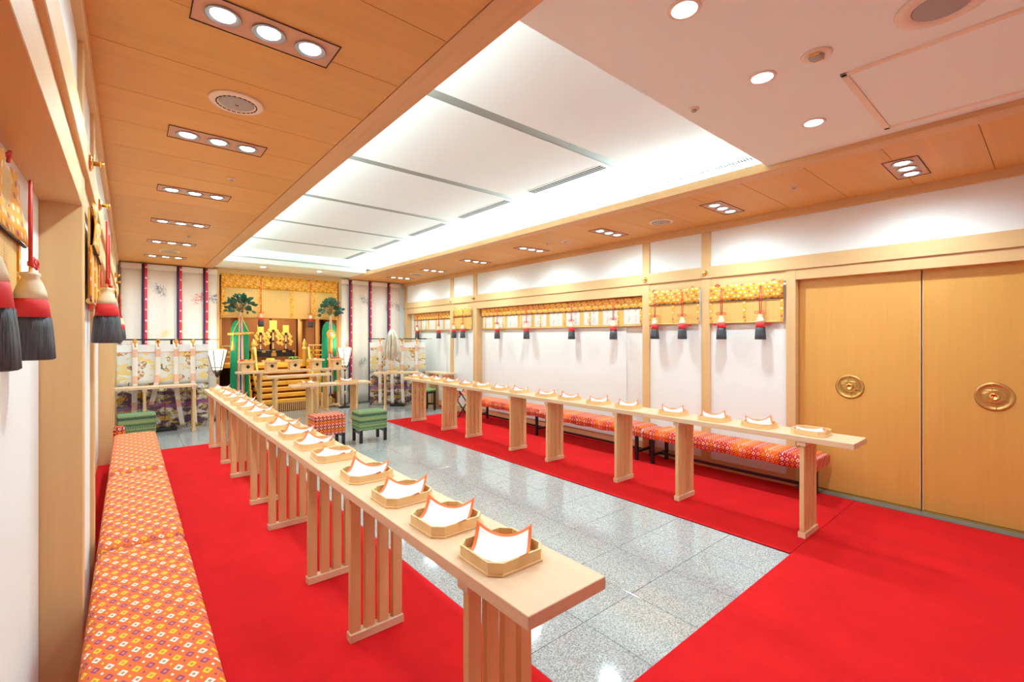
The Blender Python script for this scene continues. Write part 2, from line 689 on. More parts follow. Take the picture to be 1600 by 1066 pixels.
def carpet(name_label, x0, x1, y0, y1, extra=()):
    a = MB()
    nx, ny = max(2, int((x1 - x0) / .25)), max(2, int((y1 - y0) / .25))
    a.box(x0 - (x0 + x1) / 2, y0 - (y0 + y1) / 2, 0.0005, x1 - (x0 + x1) / 2, y1 - (y0 + y1) / 2, .008)
    for q in extra:
        a.box(q[0] - (x0 + x1) / 2, q[1] - (y0 + y1) / 2, .0005, q[2] - (x0 + x1) / 2, q[3] - (y0 + y1) / 2, .008)
    o = a.build('carpet', M['carpet'], None, ((x0 + x1) / 2, (y0 + y1) / 2, 0), bevel=.003)
    tag(o, name_label, 'carpet')
    return o


carpet('red carpet runner under the left offering tables and orange bench', XL + .002, 1.455, 1.222, 7.86)
carpet('red carpet runner along the right wall under the red benches', 3.615, 5.25, 1.222, 7.93)
carpet('red carpet across the near end of the grey granite aisle', XL + .002, 5.22, -1.2, 1.22)


# ---- side walls, written once in "distance from the wall plane into the room"
def side_wall(side):
    right = side == 'right'
    X = (lambda d: XR - d) if right else (lambda d: XL + d)
    wall = bx('wall_' + side, *sorted_box(X(-.13), X(-.23), -1.3, YB + .1, -.01, 3.2), M['wall'], kind='structure')
    wall['kind'] = 'structure'
    wl = wall.location.copy()

    def part(name, d0, d1, y0, y1, z0, z1, m, bevel=0):
        b = sorted_box(X(d0), X(d1), y0, y1, z0, z1)
        o = bx(name, *b, m, None, bevel)
        o.parent = wall
        o.location = o.location - wl
        return o
    zr = 2.27                     # underside of the long rail
    posts = [(2.63, 2.74), (3.45, 3.56), (7.35, 7.47), (8.2, 8.32), (10.30, 10.42)]
    if right: posts = [(1.73, 1.82)] + posts
    for a, b in posts:
        low = (a, b) == (1.73, 1.82)
        part('post', -.13, .018, a, b, 0, 2.25 if low else 2.79, M['frame_z'], .003)
    solid = [(2.74, 3.45), (7.47, 8.2)]
    recess = [(3.56, 7.35), (8.32, 10.30)]
    if right:
        solid += [(1.82, 2.63), (-1.25, -.27)]
    else:
        recess += [(-1.25, 2.63)]
    for a, b in solid:
        part('wall_panel', -.13, 0, a, b, 0, zr, M['wall'])
        part('skirting', 0, .012, a, b, .008, .11, M['frame_y'])
        part('lintel', 0, .010, a, b, 2.13, zr, M['frame_y'])
    for a, b in recess:
        part('lintel', -.13, .016, a, b, 2.10, zr, M['frame_y'], .002)
        part('recess_carpet', -.117, 0, a, b, 0, .008, M['carpet'])
        part('skirting', -.13, -.118, a, b, .008, .12, M['frame_y'])
        part('sliding_panel', -.13, -.112, a + .35, b - .004, .12, 2.10, M['wall'])
    # upper white panels between posts
    ys = [-1.25] + [v for p in posts if p != (1.73, 1.82) for v in p]
    for a, b in zip(ys[0::2], ys[1::2]):
        part('upper_panel', -.13, 0, a, b, 2.37, 2.79, M['wall'])
    part('rail', -.13, .034, -1.25, YB - .05, zr - .03, 2.375, M['frame_y'], .003)
    part('cornice', -.13, .032, -1.25, YB - .02, 2.79, ZC + .005, M['frame_y'], .003)
    if right:
        part('door_head', -.13, .016, -.27, 1.73, 2.135, zr - .03, M['frame_y'], .002)
        part('post', -.13, .018, -.36, -.27, 0, 2.25, M['frame_z'], .003)
    return wall, part


def sorted_box(xa, xb, y0, y1, z0, z1):
    return min(xa, xb), y0, z0, max(xa, xb), y1, z1


wall_r, part_r = side_wall('right')
wall_l, part_l = side_wall('left')

# far and near walls
wb = bx('wall_back', -.6, YB + 1.95, -.01, 5.8, YB + 2.05, 3.2, M['altarwood_z'], kind='structure')
AX0, AX1 = 1.37, 3.63         # altar opening


def back_part(name, *a, m, bevel=0):
    o = bx(name, *a, m, None, bevel); o.parent = wb; o.location = o.location - wb.location; return o


back_part('wall_panel', -.4, YB, 0, AX0 - .07, YB + .1, ZC + .1, m=M['wall'])
back_part('wall_panel', AX1 + .07, YB, 0, 5.5, YB + .1, ZC + .1, m=M['wall'])
back_part('post', AX0 - .14, YB - .05, 0, AX0 - .02, YB + .12, ZC, m=M['frame_z'], bevel=.003)
back_part('post', AX1 + .02, YB - .05, 0, AX1 + .14, YB + .12, ZC, m=M['frame_z'], bevel=.003)
back_part('lintel', AX0 - .14, YB - .03, 2.77, AX1 + .14, YB + .12, ZC + .08, m=M['frame_x'], bevel=.003)
back_part('rail', -.14, YB - .02, 2.14, AX0 - .14, YB, 2.22, m=M['frame_x'])
back_part('alcove_side', AX0 - .12, YB + .1, 0, AX0 - .08, YB + 1.95, 3.1, m=M['altarwood_z'])
back_part('alcove_side', AX1 + .08, YB + .1, 0, AX1 + .12, YB + 1.95, 3.1, m=M['altarwood_z'])
back_part('alcove_ceiling', AX0 - .1, YB + .1, 2.60, AX1 + .1, YB + 1.95, 2.66, m=M['altarwood_z'])
wn = bx('wall_front', -.6, -1.35, -.01, 5.8, -1.25, 3.2, M['wall'], kind='structure')

# ---- ceiling
cz = ZC
ceil = bx('ceiling', -.5, -1.3, 3.17, 5.7, YB + .12, 3.22, M['white'], kind='structure')


def cpart(name, *a, m, bevel=0):
    o = bx(name, *a, m, None, bevel); o.parent = ceil; o.location = o.location - ceil.location; return o


SEAM0 = 2.05 * 1.0868
board_meshes = {}
for (x0, x1) in ((XL + .02, 1.088), (4.022, XR - .02)):
    key = round(x1 - x0, 3)
    k = -7
    while True:
        y0 = SEAM0 + .4785 * k
        if y0 > YB: break
        y1 = min(y0 + .4785, YB + .02)
        if y1 > -1.2:
            y0 = max(y0, -1.28)
            cpart('ceiling_board', x0, y0 + .002, cz, x1, y1 - .002, cz + .018, m=M['ceil'])
        k += 1
    cpart('board_backing', x0 - .1, -1.28, cz + .02, x1 + .1 if x1 < 2 else x1 + .1, YB + .05, cz + .03, m=M['dark'])
OX0, OX1, OY0, OY1 = 1.24, 3.87, 1.475, 9.45      # opening of the raised ceiling
cpart('beam', 1.092, -1.28, cz - .004, OX0, YB, cz + .07, m=M['beam_y'])
cpart('beam', OX1, -1.28, cz - .004, 4.018, YB, cz + .07, m=M['beam_y'])
cpart('plaster_panel', OX0, -1.28, 2.897, OX1, OY0, 3.0, m=M['peach'])
cpart('plaster_panel', OX0, OY1, 2.897, OX1, YB + .02, 3.0, m=M['peach'])
cpart('cavity_side', .56, OY0 - .02, 2.9, .60, OY1 + .02, 3.17, m=M['white'])
cpart('cavity_side', 4.5, OY0 - .02, 2.9, 4.54, OY1 + .02, 3.17, m=M['white'])
cpart('cavity_floor', .6, OY0, 2.905, OX0 - .13, OY1, 2.915, m=M['white'])
cpart('cavity_floor', OX1 + .13, OY0, 2.905, 4.5, OY1, 2.915, m=M['white'])
cpart('cavity_end', .6, OY0 - .04, 2.99, 4.5, OY0, 3.17, m=M['white'])
cpart('cavity_end', .6, OY1, 2.99, 4.5, OY1 + .04, 3.17, m=M['white'])
# white ceiling panels with grey slots between them
sy = [OY0, 2.64, 4.05, 5.45, 6.88, 8.32, OY1]
cz2 = 3.15
for i, (a, b) in enumerate(zip(sy, sy[1:])):
    a2 = a + (.05 if i else 0); b2 = b - (.05 if i < 5 else 0)
    cpart('white_panel', .6, a2, cz2, 3.72, b2, cz2 + .015, m=M['white'])
cpart('white_panel', 3.72, OY0, cz2, 4.5, OY1, cz2 + .015, m=M['white'])
for a in sy[1:-1]:
    cpart('slot', .6, a - .05, cz2 + .002, 3.72, a + .05, cz2 + .02, m=M['greystrip'])
# hatch in the cream ceiling with a raised frame
hx0, hx1, hy0, hy1 = 2.80, 3.76, -.25, .72
for q in ((hx0, hy0, hx1, hy0 + .03), (hx0, hy1 - .03, hx1, hy1), (hx0, hy0, hx0 + .03, hy1), (hx1 - .03, hy0, hx1, hy1)):
    cpart('hatch_frame', q[0], q[1], 2.889, q[2], q[3], 2.9, m=M['cream'], bevel=.002)
cpart('hatch_panel', hx0 + .036, hy0 + .036, 2.892, hx1 - .036, hy1 - .036, 2.898, m=M['peach'])


# ================================================================= DOORS
def door(n, y0, y1, dy):
    t = empty('door_%d' % n, (XR + .09, (y0 + y1) / 2, 0), 0, kind='structure')
    h = (y1 - y0) / 2
    bx('door_leaf', -.02, -h + .002, .03, .02, h - .002, 2.15, M['door'], t, .003)
    bx('edge_strip', -.023, h - .009 if n == 2 else -h + .003, .03, -.02, h - .003 if n == 2 else -h + .009, 2.15, M['frame_z'], t)
    bx('bottom_strip', -.026, -h + .004, .012, .018, h - .004, .03, M['gold'], t)
    # round engraved brass pull plate
    a = MB()
    a.lathe([(.115, 0), (.116, -.004), (.108, -.008), (.096, -.008), (.094, -.006), (.06, -.006), (.058, -.009), (.046, -.009)], 40, axis='x')
    pl = a.build('pull_plate', M['bronze'], t, (-.02, dy, 1.065))
    e = MB()                     # raised fretwork
    for s in (-1, 1):
        e.box(-.011, -.075, s * .018 - .003, -.006, -.030, s * .018 + .003)
        e.box(-.011, .030, s * .018 - .003, -.006, .075, s * .018 + .003)
        e.box(-.011, -.060, s * .045 - .003, -.006, .060, s * .045 + .003)
        e.box(-.011, -.052, s * .065 - .003, -.006, .052, s * .065 + .003)
        e.box(-.011, s * .075 - .003, -.045, -.006, s * .075 + .003, .045)
        e.box(-.011, s * .012 - .003, s * .045 if s > 0 else -.1, -.006, s * .012 + .003, .1 if s > 0 else -.045)
    e.build('fretwork', M['bronze'], pl)
    c = MB()
    c.lathe([(.030, -.009), (.033, -.016), (.028, -.026), (.022, -.028), (.014, -.018), (.002, -.016)], 24, axis='x')
    c.build('finger_cup', M['gold'], pl)
    return t


door(1, .77, 1.73, .04)
door(2, -.27, .765, .08)
tag(bx('threshold', 5.222, -.27, 0, XR + .14, 1.73, .012, M['threshold']), kind='structure')
bpy.data.objects['threshold'].name = 'trim_1'


# ================================================================= CEILING FITTINGS
def triplet(n_lamps=3):
    pass


NTH = ['nearest', 'second', 'third', 'fourth', 'fifth', 'sixth', 'seventh']
lx = [[(.19, .74), (.30, .465, .64)], [(4.38, 4.93), (4.47, 4.64, 4.81)]]
proto_tl = None
for si, sname in enumerate(('left', 'right')):
    cx = .465 if si == 0 else 4.65
    for k in range(7):
        y = (2.19 if si == 0 else .755) + 1.445 * k
        if si == 0 and k == 6: continue
        lab = '%s triple spotlight plate from the camera in the %s wooden ceiling' % (NTH[k], sname)
        if proto_tl is None:
            t = proto_tl = empty('ceiling_light', (cx, y, cz), 0, lab, 'ceiling light', 'triple spotlights')
            f = MB()
            f.box(-.275, -.105, -.003, .275, .105, -.001)
            f.build('plate', M['plate'], t)
            e = MB()
            for q in ((-.275, -.105, .275, -.101), (-.275, .101, .275, .105), (-.275, -.105, -.271, .105), (.271, -.105, .275, .105)):
                e.box(q[0], q[1], -.006, q[2], q[3], -.003)
            e.build('plate_rim', M['dark'], t)
            for dx in (-.17, 0, .17):
                r_ = MB()
                r_.lathe([(.062, -.003), (.066, -.010), (.056, -.011), (.046, -.004)], 24)
                rg = r_.build('lamp_ring', M['ring'], t, (dx, 0, 0))
                b = MB(); b.lathe([(.045, -.004), (.040, -.009), (.015, -.012)], 20)
                b.build('bulb', M['lamp'], rg)
        else:
            t = copy_tree(proto_tl, None, lab)
            t.location = (cx, y, cz)
        spot('spot_lamp', (cx, y, cz - .03), SPOT_W * 1.45, WARM, 166, .9, rad=.06, parent=None)


def downlight(x, y, z, lab, r=.05, watts=SPOT_W):
    t = empty('downlight', (x, y, z), 0, lab, 'ceiling light', 'round downlights')
    a = MB(); a.lathe([(r + .016, 0), (r + .014, -.006), (r + .002, -.005)], 28); a.build('lamp_ring', M['cream'], t)
    b = MB(); b.lathe([(r, -.005), (r * .9, -.007), (.01, -.008)], 24); b.build('bulb', M['lamp'], t)
    spot('spot_lamp', (x, y, z - .03), watts, WARM, 166, .9, rad=.05)


for x, l in ((1.75, 'left'), (2.52, 'middle'), (3.30, 'right')):
    downlight(x, .985, 2.897, '%s one of three bright downlights in the cream plaster ceiling' % l)
downlight(1.99, 9.85, 2.897, 'left downlight in the plaster strip above the altar', .045, 8)
downlight(3.02, 9.80, 2.897, 'right downlight in the plaster strip above the altar', .045, 8)


def speaker(x, y, z, r, lab, plain=False):
    t = empty('ceiling_speaker', (x, y, z), 0, lab, 'speaker')
    a = MB(); a.lathe([(r, 0), (r * .97, -.010), (r * .80, -.014), (r * .66, -.012), (r * .64, -.006)], 44)
    a.build('speaker_rim', M['cream'], t)
    g = MB(); g.lathe([(r * .64, -.007), (r * .60, -.012), (.004, -.014)], 36); g.build('speaker_grille', M['grille'], t)
    if not plain:
        s_ = MB()
        for k in range(24):
            an = 2 * math.pi * k / 24
            s_.box(r * .70, -r * .07, -.0150, r * .745, r * .07, -.0125, rot=Matrix.Rotation(an, 3, 'Z'))
        s_.build('vent_slots', M['dark'], t)
        b = MB(); b.tube([(-.006, 0, -.013), (-.006, 0, -.019), (.006, 0, -.019), (.006, 0, -.013)], .0016, 6); b.build('clip', M['dark'], t)


speaker(.465, 2.96, cz, .135, 'round cream ceiling speaker between the first two left spotlight plates')
speaker(.48, 8.75, cz, .135, 'round ceiling speaker far down the left wooden ceiling near the drape')
speaker(4.66, 2.91, cz, .135, 'round cream ceiling speaker in the right wooden ceiling between spotlight plates')
speaker(4.62, 8.65, cz, .135, 'round ceiling speaker at the far end of the right wooden ceiling')
speaker(2.52, .30, 2.897, .15, 'large plain grey round speaker in the cream ceiling beside the hatch', True)


def small_round(x, y, z, r, lab, cat, name, lamp=False):
    t = empty(name, (x, y, z), 0, lab, cat)
    a = MB(); a.lathe([(r, 0), (r * .95, -.006), (r * .75, -.008)], 26); a.build('housing', M['cream'], t)
    g = MB(); g.lathe([(r * .5, -.008), (r * .45, -.018), (r * .15, -.020)], 18); g.build('sensor', M['grille'], t)
    if lamp:
        s_ = MB()
        for k in range(5):
            s_.box(-r * .6 + k * r * .26, -r * .32, -.016, -r * .45 + k * r * .26, r * .32, -.008)
        s_.build('louvre', M['gold'], t)


small_round(2.52, .74, 2.897, .066, 'oval gimballed emergency lamp with gold louvre in cream ceiling', 'ceiling light', 'emergency_lamp', True)
small_round(2.56, 1.38, 2.897, .030, 'tiny round sprinkler cap near the raised white ceiling edge', 'sprinkler', 'sprinkler_head')
small_round(.655, 4.42, cz, .028, 'small sprinkler cap in the left wooden ceiling between spotlight plates', 'sprinkler', 'sprinkler_head')
small_round(.60, 7.30, cz, .028, 'small sprinkler cap far along the left wooden ceiling', 'sprinkler', 'sprinkler_head')
small_round(4.48, 1.49, cz, .028, 'small sprinkler cap in the right wooden ceiling near the door', 'sprinkler', 'sprinkler_head')
small_round(4.55, 4.65, cz, .028, 'small sprinkler cap in the right ceiling beside the smoke detector', 'sprinkler', 'sprinkler_head')
small_round(4.62, 4.37, cz, .050, 'white round smoke detector in the middle of the right wooden ceiling', 'detector', 'smoke_detector')

for k in range(5):
    t = empty('ceiling_vent', (3.42, 3.25 + 1.42 * k, cz2), 0, '%s long slotted air vent from the camera in the white raised ceiling' % NTH[k], 'air vent', 'slot vents in the raised ceiling')
    for d in (-.05, -.017, .017, .05):
        bx('slat', d - .006, -.5, -.004, d + .006, .5, .002, M['white'], t)
    for d in (-.033, 0, .033):
        bx('gap', d - .011, -.5, -.003, d + .011, .5, .002, M['vent_gap'], t)
t = empty('perforated_diffuser', (4.28, 2.35, cz2 - .001), 0, 'dotted line of small holes along the edge of the white raised ceiling', 'air vent')
a = MB()
for k in range(64):
    if k == 33 or k == 34: continue
    y = -.85 + k * .0262
    a.box(-.03, y, -.004, .03, y + .014, 0)
o = a.build('hole_row', M['vent_gap'], t); o['kind'] = 'stuff'

# ================================================================= OFFERING TABLES
TZ = .79


def make_table(L, W_, lab, legs, group, name='offering_table', th=.042):
    t = empty(name, (0, 0, 0), 0, lab, 'table', group)
    bx('tabletop', -W_ / 2, -L / 2, TZ - th, W_ / 2, L / 2, TZ, M['pale_y'], t, .002)
    for ly in legs:
        lg = bx('leg', -.145, ly - .027, .008, .145, ly + .027, .052, M['pale_x'], t, .003)
        for k in range(4):
            x = -.114 + k * .076
            bx('slat', x - .026, -.016, .044, x + .026, .016, TZ - th - .034 - .008, M['wood_z'], lg, .0015)
        bx('cleat', -.155, -.030, TZ - th - .042, .155, .030, TZ - th - .008, M['pale_x'], lg, .002)
    return t


ORD = ['nearest', 'second', 'third', 'farthest']
SECT = [.92, 2.665, 4.41, 6.155]
tp = make_table(1.743, .33, 'x', (-.535, .505), 'slatted offering tables')
for si, (sn, x) in enumerate((('left', .995), ('right', 4.085))):
    for k, y0 in enumerate(SECT):
        lab = '%s section of the long slatted beech table row on the %s carpet' % (ORD[k], sn)
        t = tp if (si == 0 and k == 0) else copy_tree(tp, None, lab)
        t['label'] = lab
        t.location = (x, y0 + .8725, 0)
        t.rotation_euler = (0, 0, 0)


# trays and folded papers
def octo(h, c):
    return [(-h, -h + c), (-h + c, -h), (h - c, -h), (h, -h + c), (h, h - c), (h - c, h), (-h + c, h), (-h, h - c)]


def make_tray():
    t = empty('offering_tray', (0, 0, TZ), 0, 'x', 'tray', 'cut-corner offering trays')
    a = MB(); a.prism(octo(.121, .038), .0005, .008); a.build('tray_base', M['tray_x'], t, bevel=.001)
    r_ = MB()
    o, i = octo(.116, .036), octo(.108, .033)
    z0, z1 = .008, .042
    vo0 = [r_.b.verts.new((x, y, z0)) for x, y in o]; vo1 = [r_.b.verts.new((x, y, z1)) for x, y in o]
    vi0 = [r_.b.verts.new((x, y, z0)) for x, y in i]; vi1 = [r_.b.verts.new((x, y, z1)) for x, y in i]
    for k in range(8):
        n = (k + 1) % 8
        for A, B in ((vo0, vo1), (vo1, vi1), (vi1, vi0), (vi0, vo0)):
            r_.b.faces.new((A[k], A[n], B[n], B[k]))
    r_.build('tray_rim', M['tray_x'], t)
    return t


def make_paper(v):
    """a white square sheet with a vermilion border whose two back corners curl up"""
    h = .090
    n = 18
    up = [(.066, .062), (.074, .052), (.034, .026), (.058, .070)][v]
    a = MB()
    k0, k1 = a.mi(M['paper']), a.mi(M['paperedge'])

    def pt(u, w):
        x, y = (u * 2 - 1), (w * 2 - 1)
        # corners: back-left (-1,1), back-right (1,1) rise; front corners drop over the rim
        bl = max(0, (-x + y) / 2) ** 2.6 * up[0] * 1.12
        br = max(0, (x + y) / 2) ** 2.6 * up[1] * 1.12
        fr = max(0, (x - y) / 2) ** 2.4 * .040
        fl_ = max(0, (-x - y) / 2) ** 2.4 * .036
        z = .014 + bl + br + fr + fl_ 
        return (x * h * 1.12, y * h * .94 - .36 * h * (1 - abs(x)) * max(0, -y) - (bl + br) * .10 + .004, z)
    vs = [[a.b.verts.new(pt(i / n, j / n)) for j in range(n + 1)] for i in range(n + 1)]
    for i in range(n):
        for j in range(n):
            f = a.b.faces.new((vs[i][j], vs[i + 1][j], vs[i + 1][j + 1], vs[i][j + 1]))
            f.smooth = True
            f.material_index = k1 if (i < 1 or j < 1 or i >= n - 1 or j >= n - 1) else k0
    o = a.build('folded_paper', None, None, solid=.0012)
    return o


tray0 = make_tray()
papers = [make_paper(v) for v in range(4)]
usedp = [False] * 4
NUM = ['nearest', 'second', 'third', 'fourth', 'fifth', 'sixth', 'seventh', 'eighth', 'ninth', 'tenth', 'eleventh', 'twelfth', 'thirteenth', 'fourteenth', 'fifteenth', 'farthest']
YT = [[1.24, 1.60, 1.99, 2.41, 2.93, 3.32, 3.74, 4.16, 4.66, 5.06, 5.46, 5.88, 6.40, 6.80, 7.20, 7.62],
      [1.24, 1.62, 2.01, 2.42, 2.95, 3.35, 3.80, 4.20, 4.72, 5.14, 5.58, 5.96, 6.44, 6.84, 7.24, 7.64]]
first = True
for si, (sn, x) in enumerate((('left', .99), ('right', 4.09))):
    for k, y in enumerate(YT[si]):
        lab = '%s cut-corner wooden tray along the %s table row' % (NUM[k], sn)
        t = tray0 if first else copy_tree(tray0, None, lab)
        first = False
        t['label'] = lab
        t.location = (x, y, TZ)
        rz = random.uniform(-.05, .05) + (0 if si == 0 else 0)
        t.rotation_euler = (0, 0, rz)
        v = (0, 0, 3, 1, 2, 1, 1, 1, 2, 0, 1, 3, 0, 1, 2, 0)[k] if si == 0 else (2, 3, 0, 0, 0, 3, 1, 0, 1, 0, 3, 1, 0, 1, 0, 3)[k]
        o = papers[v] if not usedp[v] else papers[v].copy()
        if usedp[v]: COL.objects.link(o)
        usedp[v] = True
        o.location = (x, y, TZ)
        base = R(-42) if si == 0 else R(-56)
        o.rotation_euler = (0, 0, base + random.uniform(-.12, .12) + (0 if si == 0 else 0))
        tag(o, 'white paper with vermilion edge in the %s tray of the %s table row' % (NUM[k], sn), 'paper', 'folded papers in the trays')


# ================================================================= BENCHES
def make_bench(L, W_, ztop, thick, m, lab, bulge=.0):
    t = empty('bench', (0, 0, 0), 0, lab, 'bench', None)
    a = MB()
    nx, ny = 8, 26
    # cushion cover with rounded shoulders
    prof = [(-.5, 0), (-.5, .55), (-.485, .82), (-.45, .96), (-.38, 1.0), (-.15, 1.01), (.15, 1.01), (.38, 1.0), (.45, .96), (.485, .82), (.5, .55), (.5, 0)]
    rows = []
    for j in range(ny + 1):
        v = j / ny
        e = min(v, 1 - v) * ny
        sh = {0: (.97, .80), 1: (1, 1)}.get(int(e), (1, 1))
        row = []
        for (px, pz) in prof:
            wob = math.sin(v * 40 + px * 3) * .004 * bulge
            row.append(a.b.verts.new((px * W_ * sh[0] + wob, (v - .5) * L, ztop - thick + thick * pz * sh[1] + (0 if pz else math.sin(v * 31) * .006 * bulge))))
        rows.append(row)
    for r0, r1 in zip(rows, rows[1:]):
        for i in range(len(prof) - 1):
            f = a.b.faces.new((r0[i], r0[i + 1], r1[i + 1], r1[i])); f.smooth = True
        f = a.b.faces.new((r0[-1], r0[0], r1[0], r1[-1]))
    a.b.faces.new(rows[0]); a.b.faces.new(list(reversed(rows[-1])))
    a.build('cushion', m, t)
    for sy_ in (-1, 1):
        for sx in (-1, 1):
            bx('leg', sx * (W_ / 2 - .045) - .018, sy_ * (L / 2 - .11) - .018, .008, sx * (W_ / 2 - .045) + .018, sy_ * (L / 2 - .11) + .018, ztop - thick + .01, M['black'], t, .002)
        bx('crossbar', -W_ / 2 + .06, sy_ * (L / 2 - .11) - .010, .10, W_ / 2 - .06, sy_ * (L / 2 - .11) + .010, .13, M['black'], t)
    bx('stretcher', -.012, -L / 2 + .11, .10, .012, L / 2 - .11, .13, M['black'], t)
    return t


BY = [(1.42, 3.27), (3.275, 5.10), (5.105, 7.02)]
for k, (a0, a1) in enumerate(BY):
    b = make_bench(a1 - a0, .40, .43, .12, M['bench_right'], ['nearest red patterned bench, its gathered end in front of the wooden door', 'middle red patterned bench along the right wall', 'farthest red patterned bench, beside the red folding stool'][k], 1)
    b.location = (5.03, (a0 + a1) / 2, 0)
BY = [(.55, 1.52), (1.525, 3.25), (3.255, 5.0), (5.005, 7.05)]
for k, (a0, a1) in enumerate(BY):
    if k == 0: continue
    b = make_bench(a1 - a0, .385, .43, .12, M['bench_left'], [None, 'orange bench with lozenge pattern nearest the camera by the left wall', 'middle orange lozenge-patterned bench by the left wall', 'far orange lozenge-patterned bench in front of the green box stool'][k])
    b.location = (.06, (a0 + a1) / 2, 0)


# ================================================================= STOOLS
def box_stool(x, y, rz, m, lab, w_=.42, d=.32, z0=.18, z1=.45):
    t = empty('box_stool', (x, y, 0), rz, lab, 'stool')
    bx('padded_box', -w_ / 2, -d / 2, z0, w_ / 2, d / 2, z1, m, t, .012)
    for sx in (-1, 1):
        for sy_ in (-1, 1):
            bx('leg', sx * (w_ / 2 - .025) - .020, sy_ * (d / 2 - .025) - .020, .0, sx * (w_ / 2 - .025) + .020, sy_ * (d / 2 - .025) + .020, z0 + .01, M['black'], t, .002)
        bx('side_bar', sx * (w_ / 2 - .025) - .012, -d / 2 + .04, z0 - .05, sx * (w_ / 2 - .025) + .012, d / 2 - .04, z0 - .02, M['black'], t)
    return t


box_stool(2.765, 6.62, 0, M['stool_green'], 'green patterned box stool in the aisle beside the red one')
box_stool(2.155, 6.66, 0, M['stool_red'], 'red patterned box stool in the aisle beside the green one')
box_stool(.085, 8.45, R(3), M['stool_green'], 'green patterned box stool behind the far end of the orange bench')

t = empty('stool', (4.76, 8.55, 0), R(8), 'black four-legged stool with flat green seat near the far right corner', 'stool')
bx('seat', -.20, -.16, .40, .20, .16, .45, mat('green_seat_cloth', (.20, .33, .09), .8), t, .012)
bx('seat_frame', -.19, -.15, .36, .19, .15, .40, M['black'], t, .002)
for sx in (-1, 1):
    for sy_ in (-1, 1):
        bx('leg', sx * .17 - .018, sy_ * .13 - .018, 0, sx * .17 + .018, sy_ * .13 + .018, .37, M['black'], t, .002)
    bx('stretcher', sx * .17 - .010, -.13, .11, sx * .17 + .010, .13, .14, M['black'], t)
bx('stretcher', -.17, -.010, .11, .17, .010, .14, M['black'], t)

t = empty('folding_stool', (5.02, 7.52, 0.008), R(0), 'black folding stool with red patterned sling seat beyond the red benches', 'stool')
for sy_ in (-1, 1):
    for s in (-1, 1):
        a = MB(); a.tube([(s * .19, sy_ * .17, .01), (-s * .17, sy_ * .17, .50)], .013, 8); a.build('leg', M['ironblack'], t)
for s in (-1, 1):
    a = MB(); a.tube([(s * .19, -.21, .015), (s * .19, .21, .015)], .014, 8); a.build('foot_bar', M['ironblack'], t)
    a = MB(); a.tube([(s * .17, -.19, .49), (s * .17, .19, .49)], .013, 8); a.build('seat_bar', M['ironblack'], t)
a = MB()
a.grid(lambda u, v: ((u - .5) * .36, (v - .5) * .34, .50 - .10 * (1 - (2 * u - 1) ** 2)), 14, 4)
a.build('sling_seat', M['stool_red'], t, solid=.006)
a = MB(); a.grid(lambda u, v: (-.18 + .004 * math.sin(v * 9), (v - .5) * .32, .50 - .22 * u), 4, 8)
a.build('seat_flap', M['stool_red'], t, solid=.006)

t = empty('folded_stool', (-.125, 7.42, .008), 0, 'folded red and black stool wedged beside the green box stool at left', 'stool')
bx('cloth_roll', -.02, -.05, .30, .09, .12, .43, M['stool_red'], t, .02)
bx('frame_bundle', -.015, -.04, .02, .085, .11, .31, M['black'], t, .01)


# ================================================================= BLINDS AND TASSELS
def make_tassel(cordlen, far):
    """origin at the top of the cord"""
    t = empty('tassel', (0, 0, 0), 0, 'x', 'tassel', 'cream, red and charcoal tassels on the blinds')
    L = cordlen
    c = MB()
    for s in (-1, 1):
        c.tube([(0, s * .004, 0), (0, s * .012, -L * .45), (0, s * .006, -L)], .0042, 6)
    c.build('cord', M['cord'], t)
    b = MB()
    for s in (-1, 1):
        b.tube([(.004, 0, -L), (.010, s * .025, -L + .014), (.010, s * .052, -L + .008), (.008, s * .056, -L - .008), (.010, s * .030, -L - .012), (.004, 0, -L)], .0042, 6)
    b.lathe([(.004, -.012), (.011, -.006), (.011, .006), (.004, .012)], 10, (.004, 0, -L))
    b.build('bow', M['cord'], t)
    g = MB()
    for s in (-1, 1):
        g.tube([(0, s * .003, -L - .004), (0, s * .012, -L - .035)], .0035, 6)
    g.build('gold_loop', M['goldleaf'], t)
    z = -L - .025

    def lobed(a, zz): return 1 + .10 * abs(math.sin(a)) ** 2
    fr = lambda a, zz: 1 + .035 * math.sin(a * 9) + .02 * math.sin(a * 17 + 1)
    h = MB(); h.lathe([(.008, z), (.021, z - .003), (.024, z - .010), (.019, z - .017), (.027, z - .033), (.035, z - .060), (.038, z - .082)], 24, wob=lobed)
    h.build('head', M['beige'], t)
    r_ = MB(); r_.lathe([(.0375, z - .081), (.041, z - .100), (.045, z - .137)], 24, wob=lobed); r_.build('red_band', M['redthread'], t)
    f = MB(); f.lathe([(.0445, z - .136), (.048, z - .17), (.051, z - .21), (.0535, z - .262), (.047, z - .266), (.02, z - .262)], 48, wob=fr); f.build('fringe', M['fringe'], t)
    return t


TAS = {}


def tassel(x, y, z, cordlen, lab, ry=0):
    key = round(cordlen, 2)
    if key not in TAS:
        TAS[key] = make_tassel(cordlen, 0); o = TAS[key]
    else:
        o = copy_tree(TAS[key])
    o.location = (x, y, z); o.rotation_euler = (0, 0, ry)
    o['label'] = lab
    return o


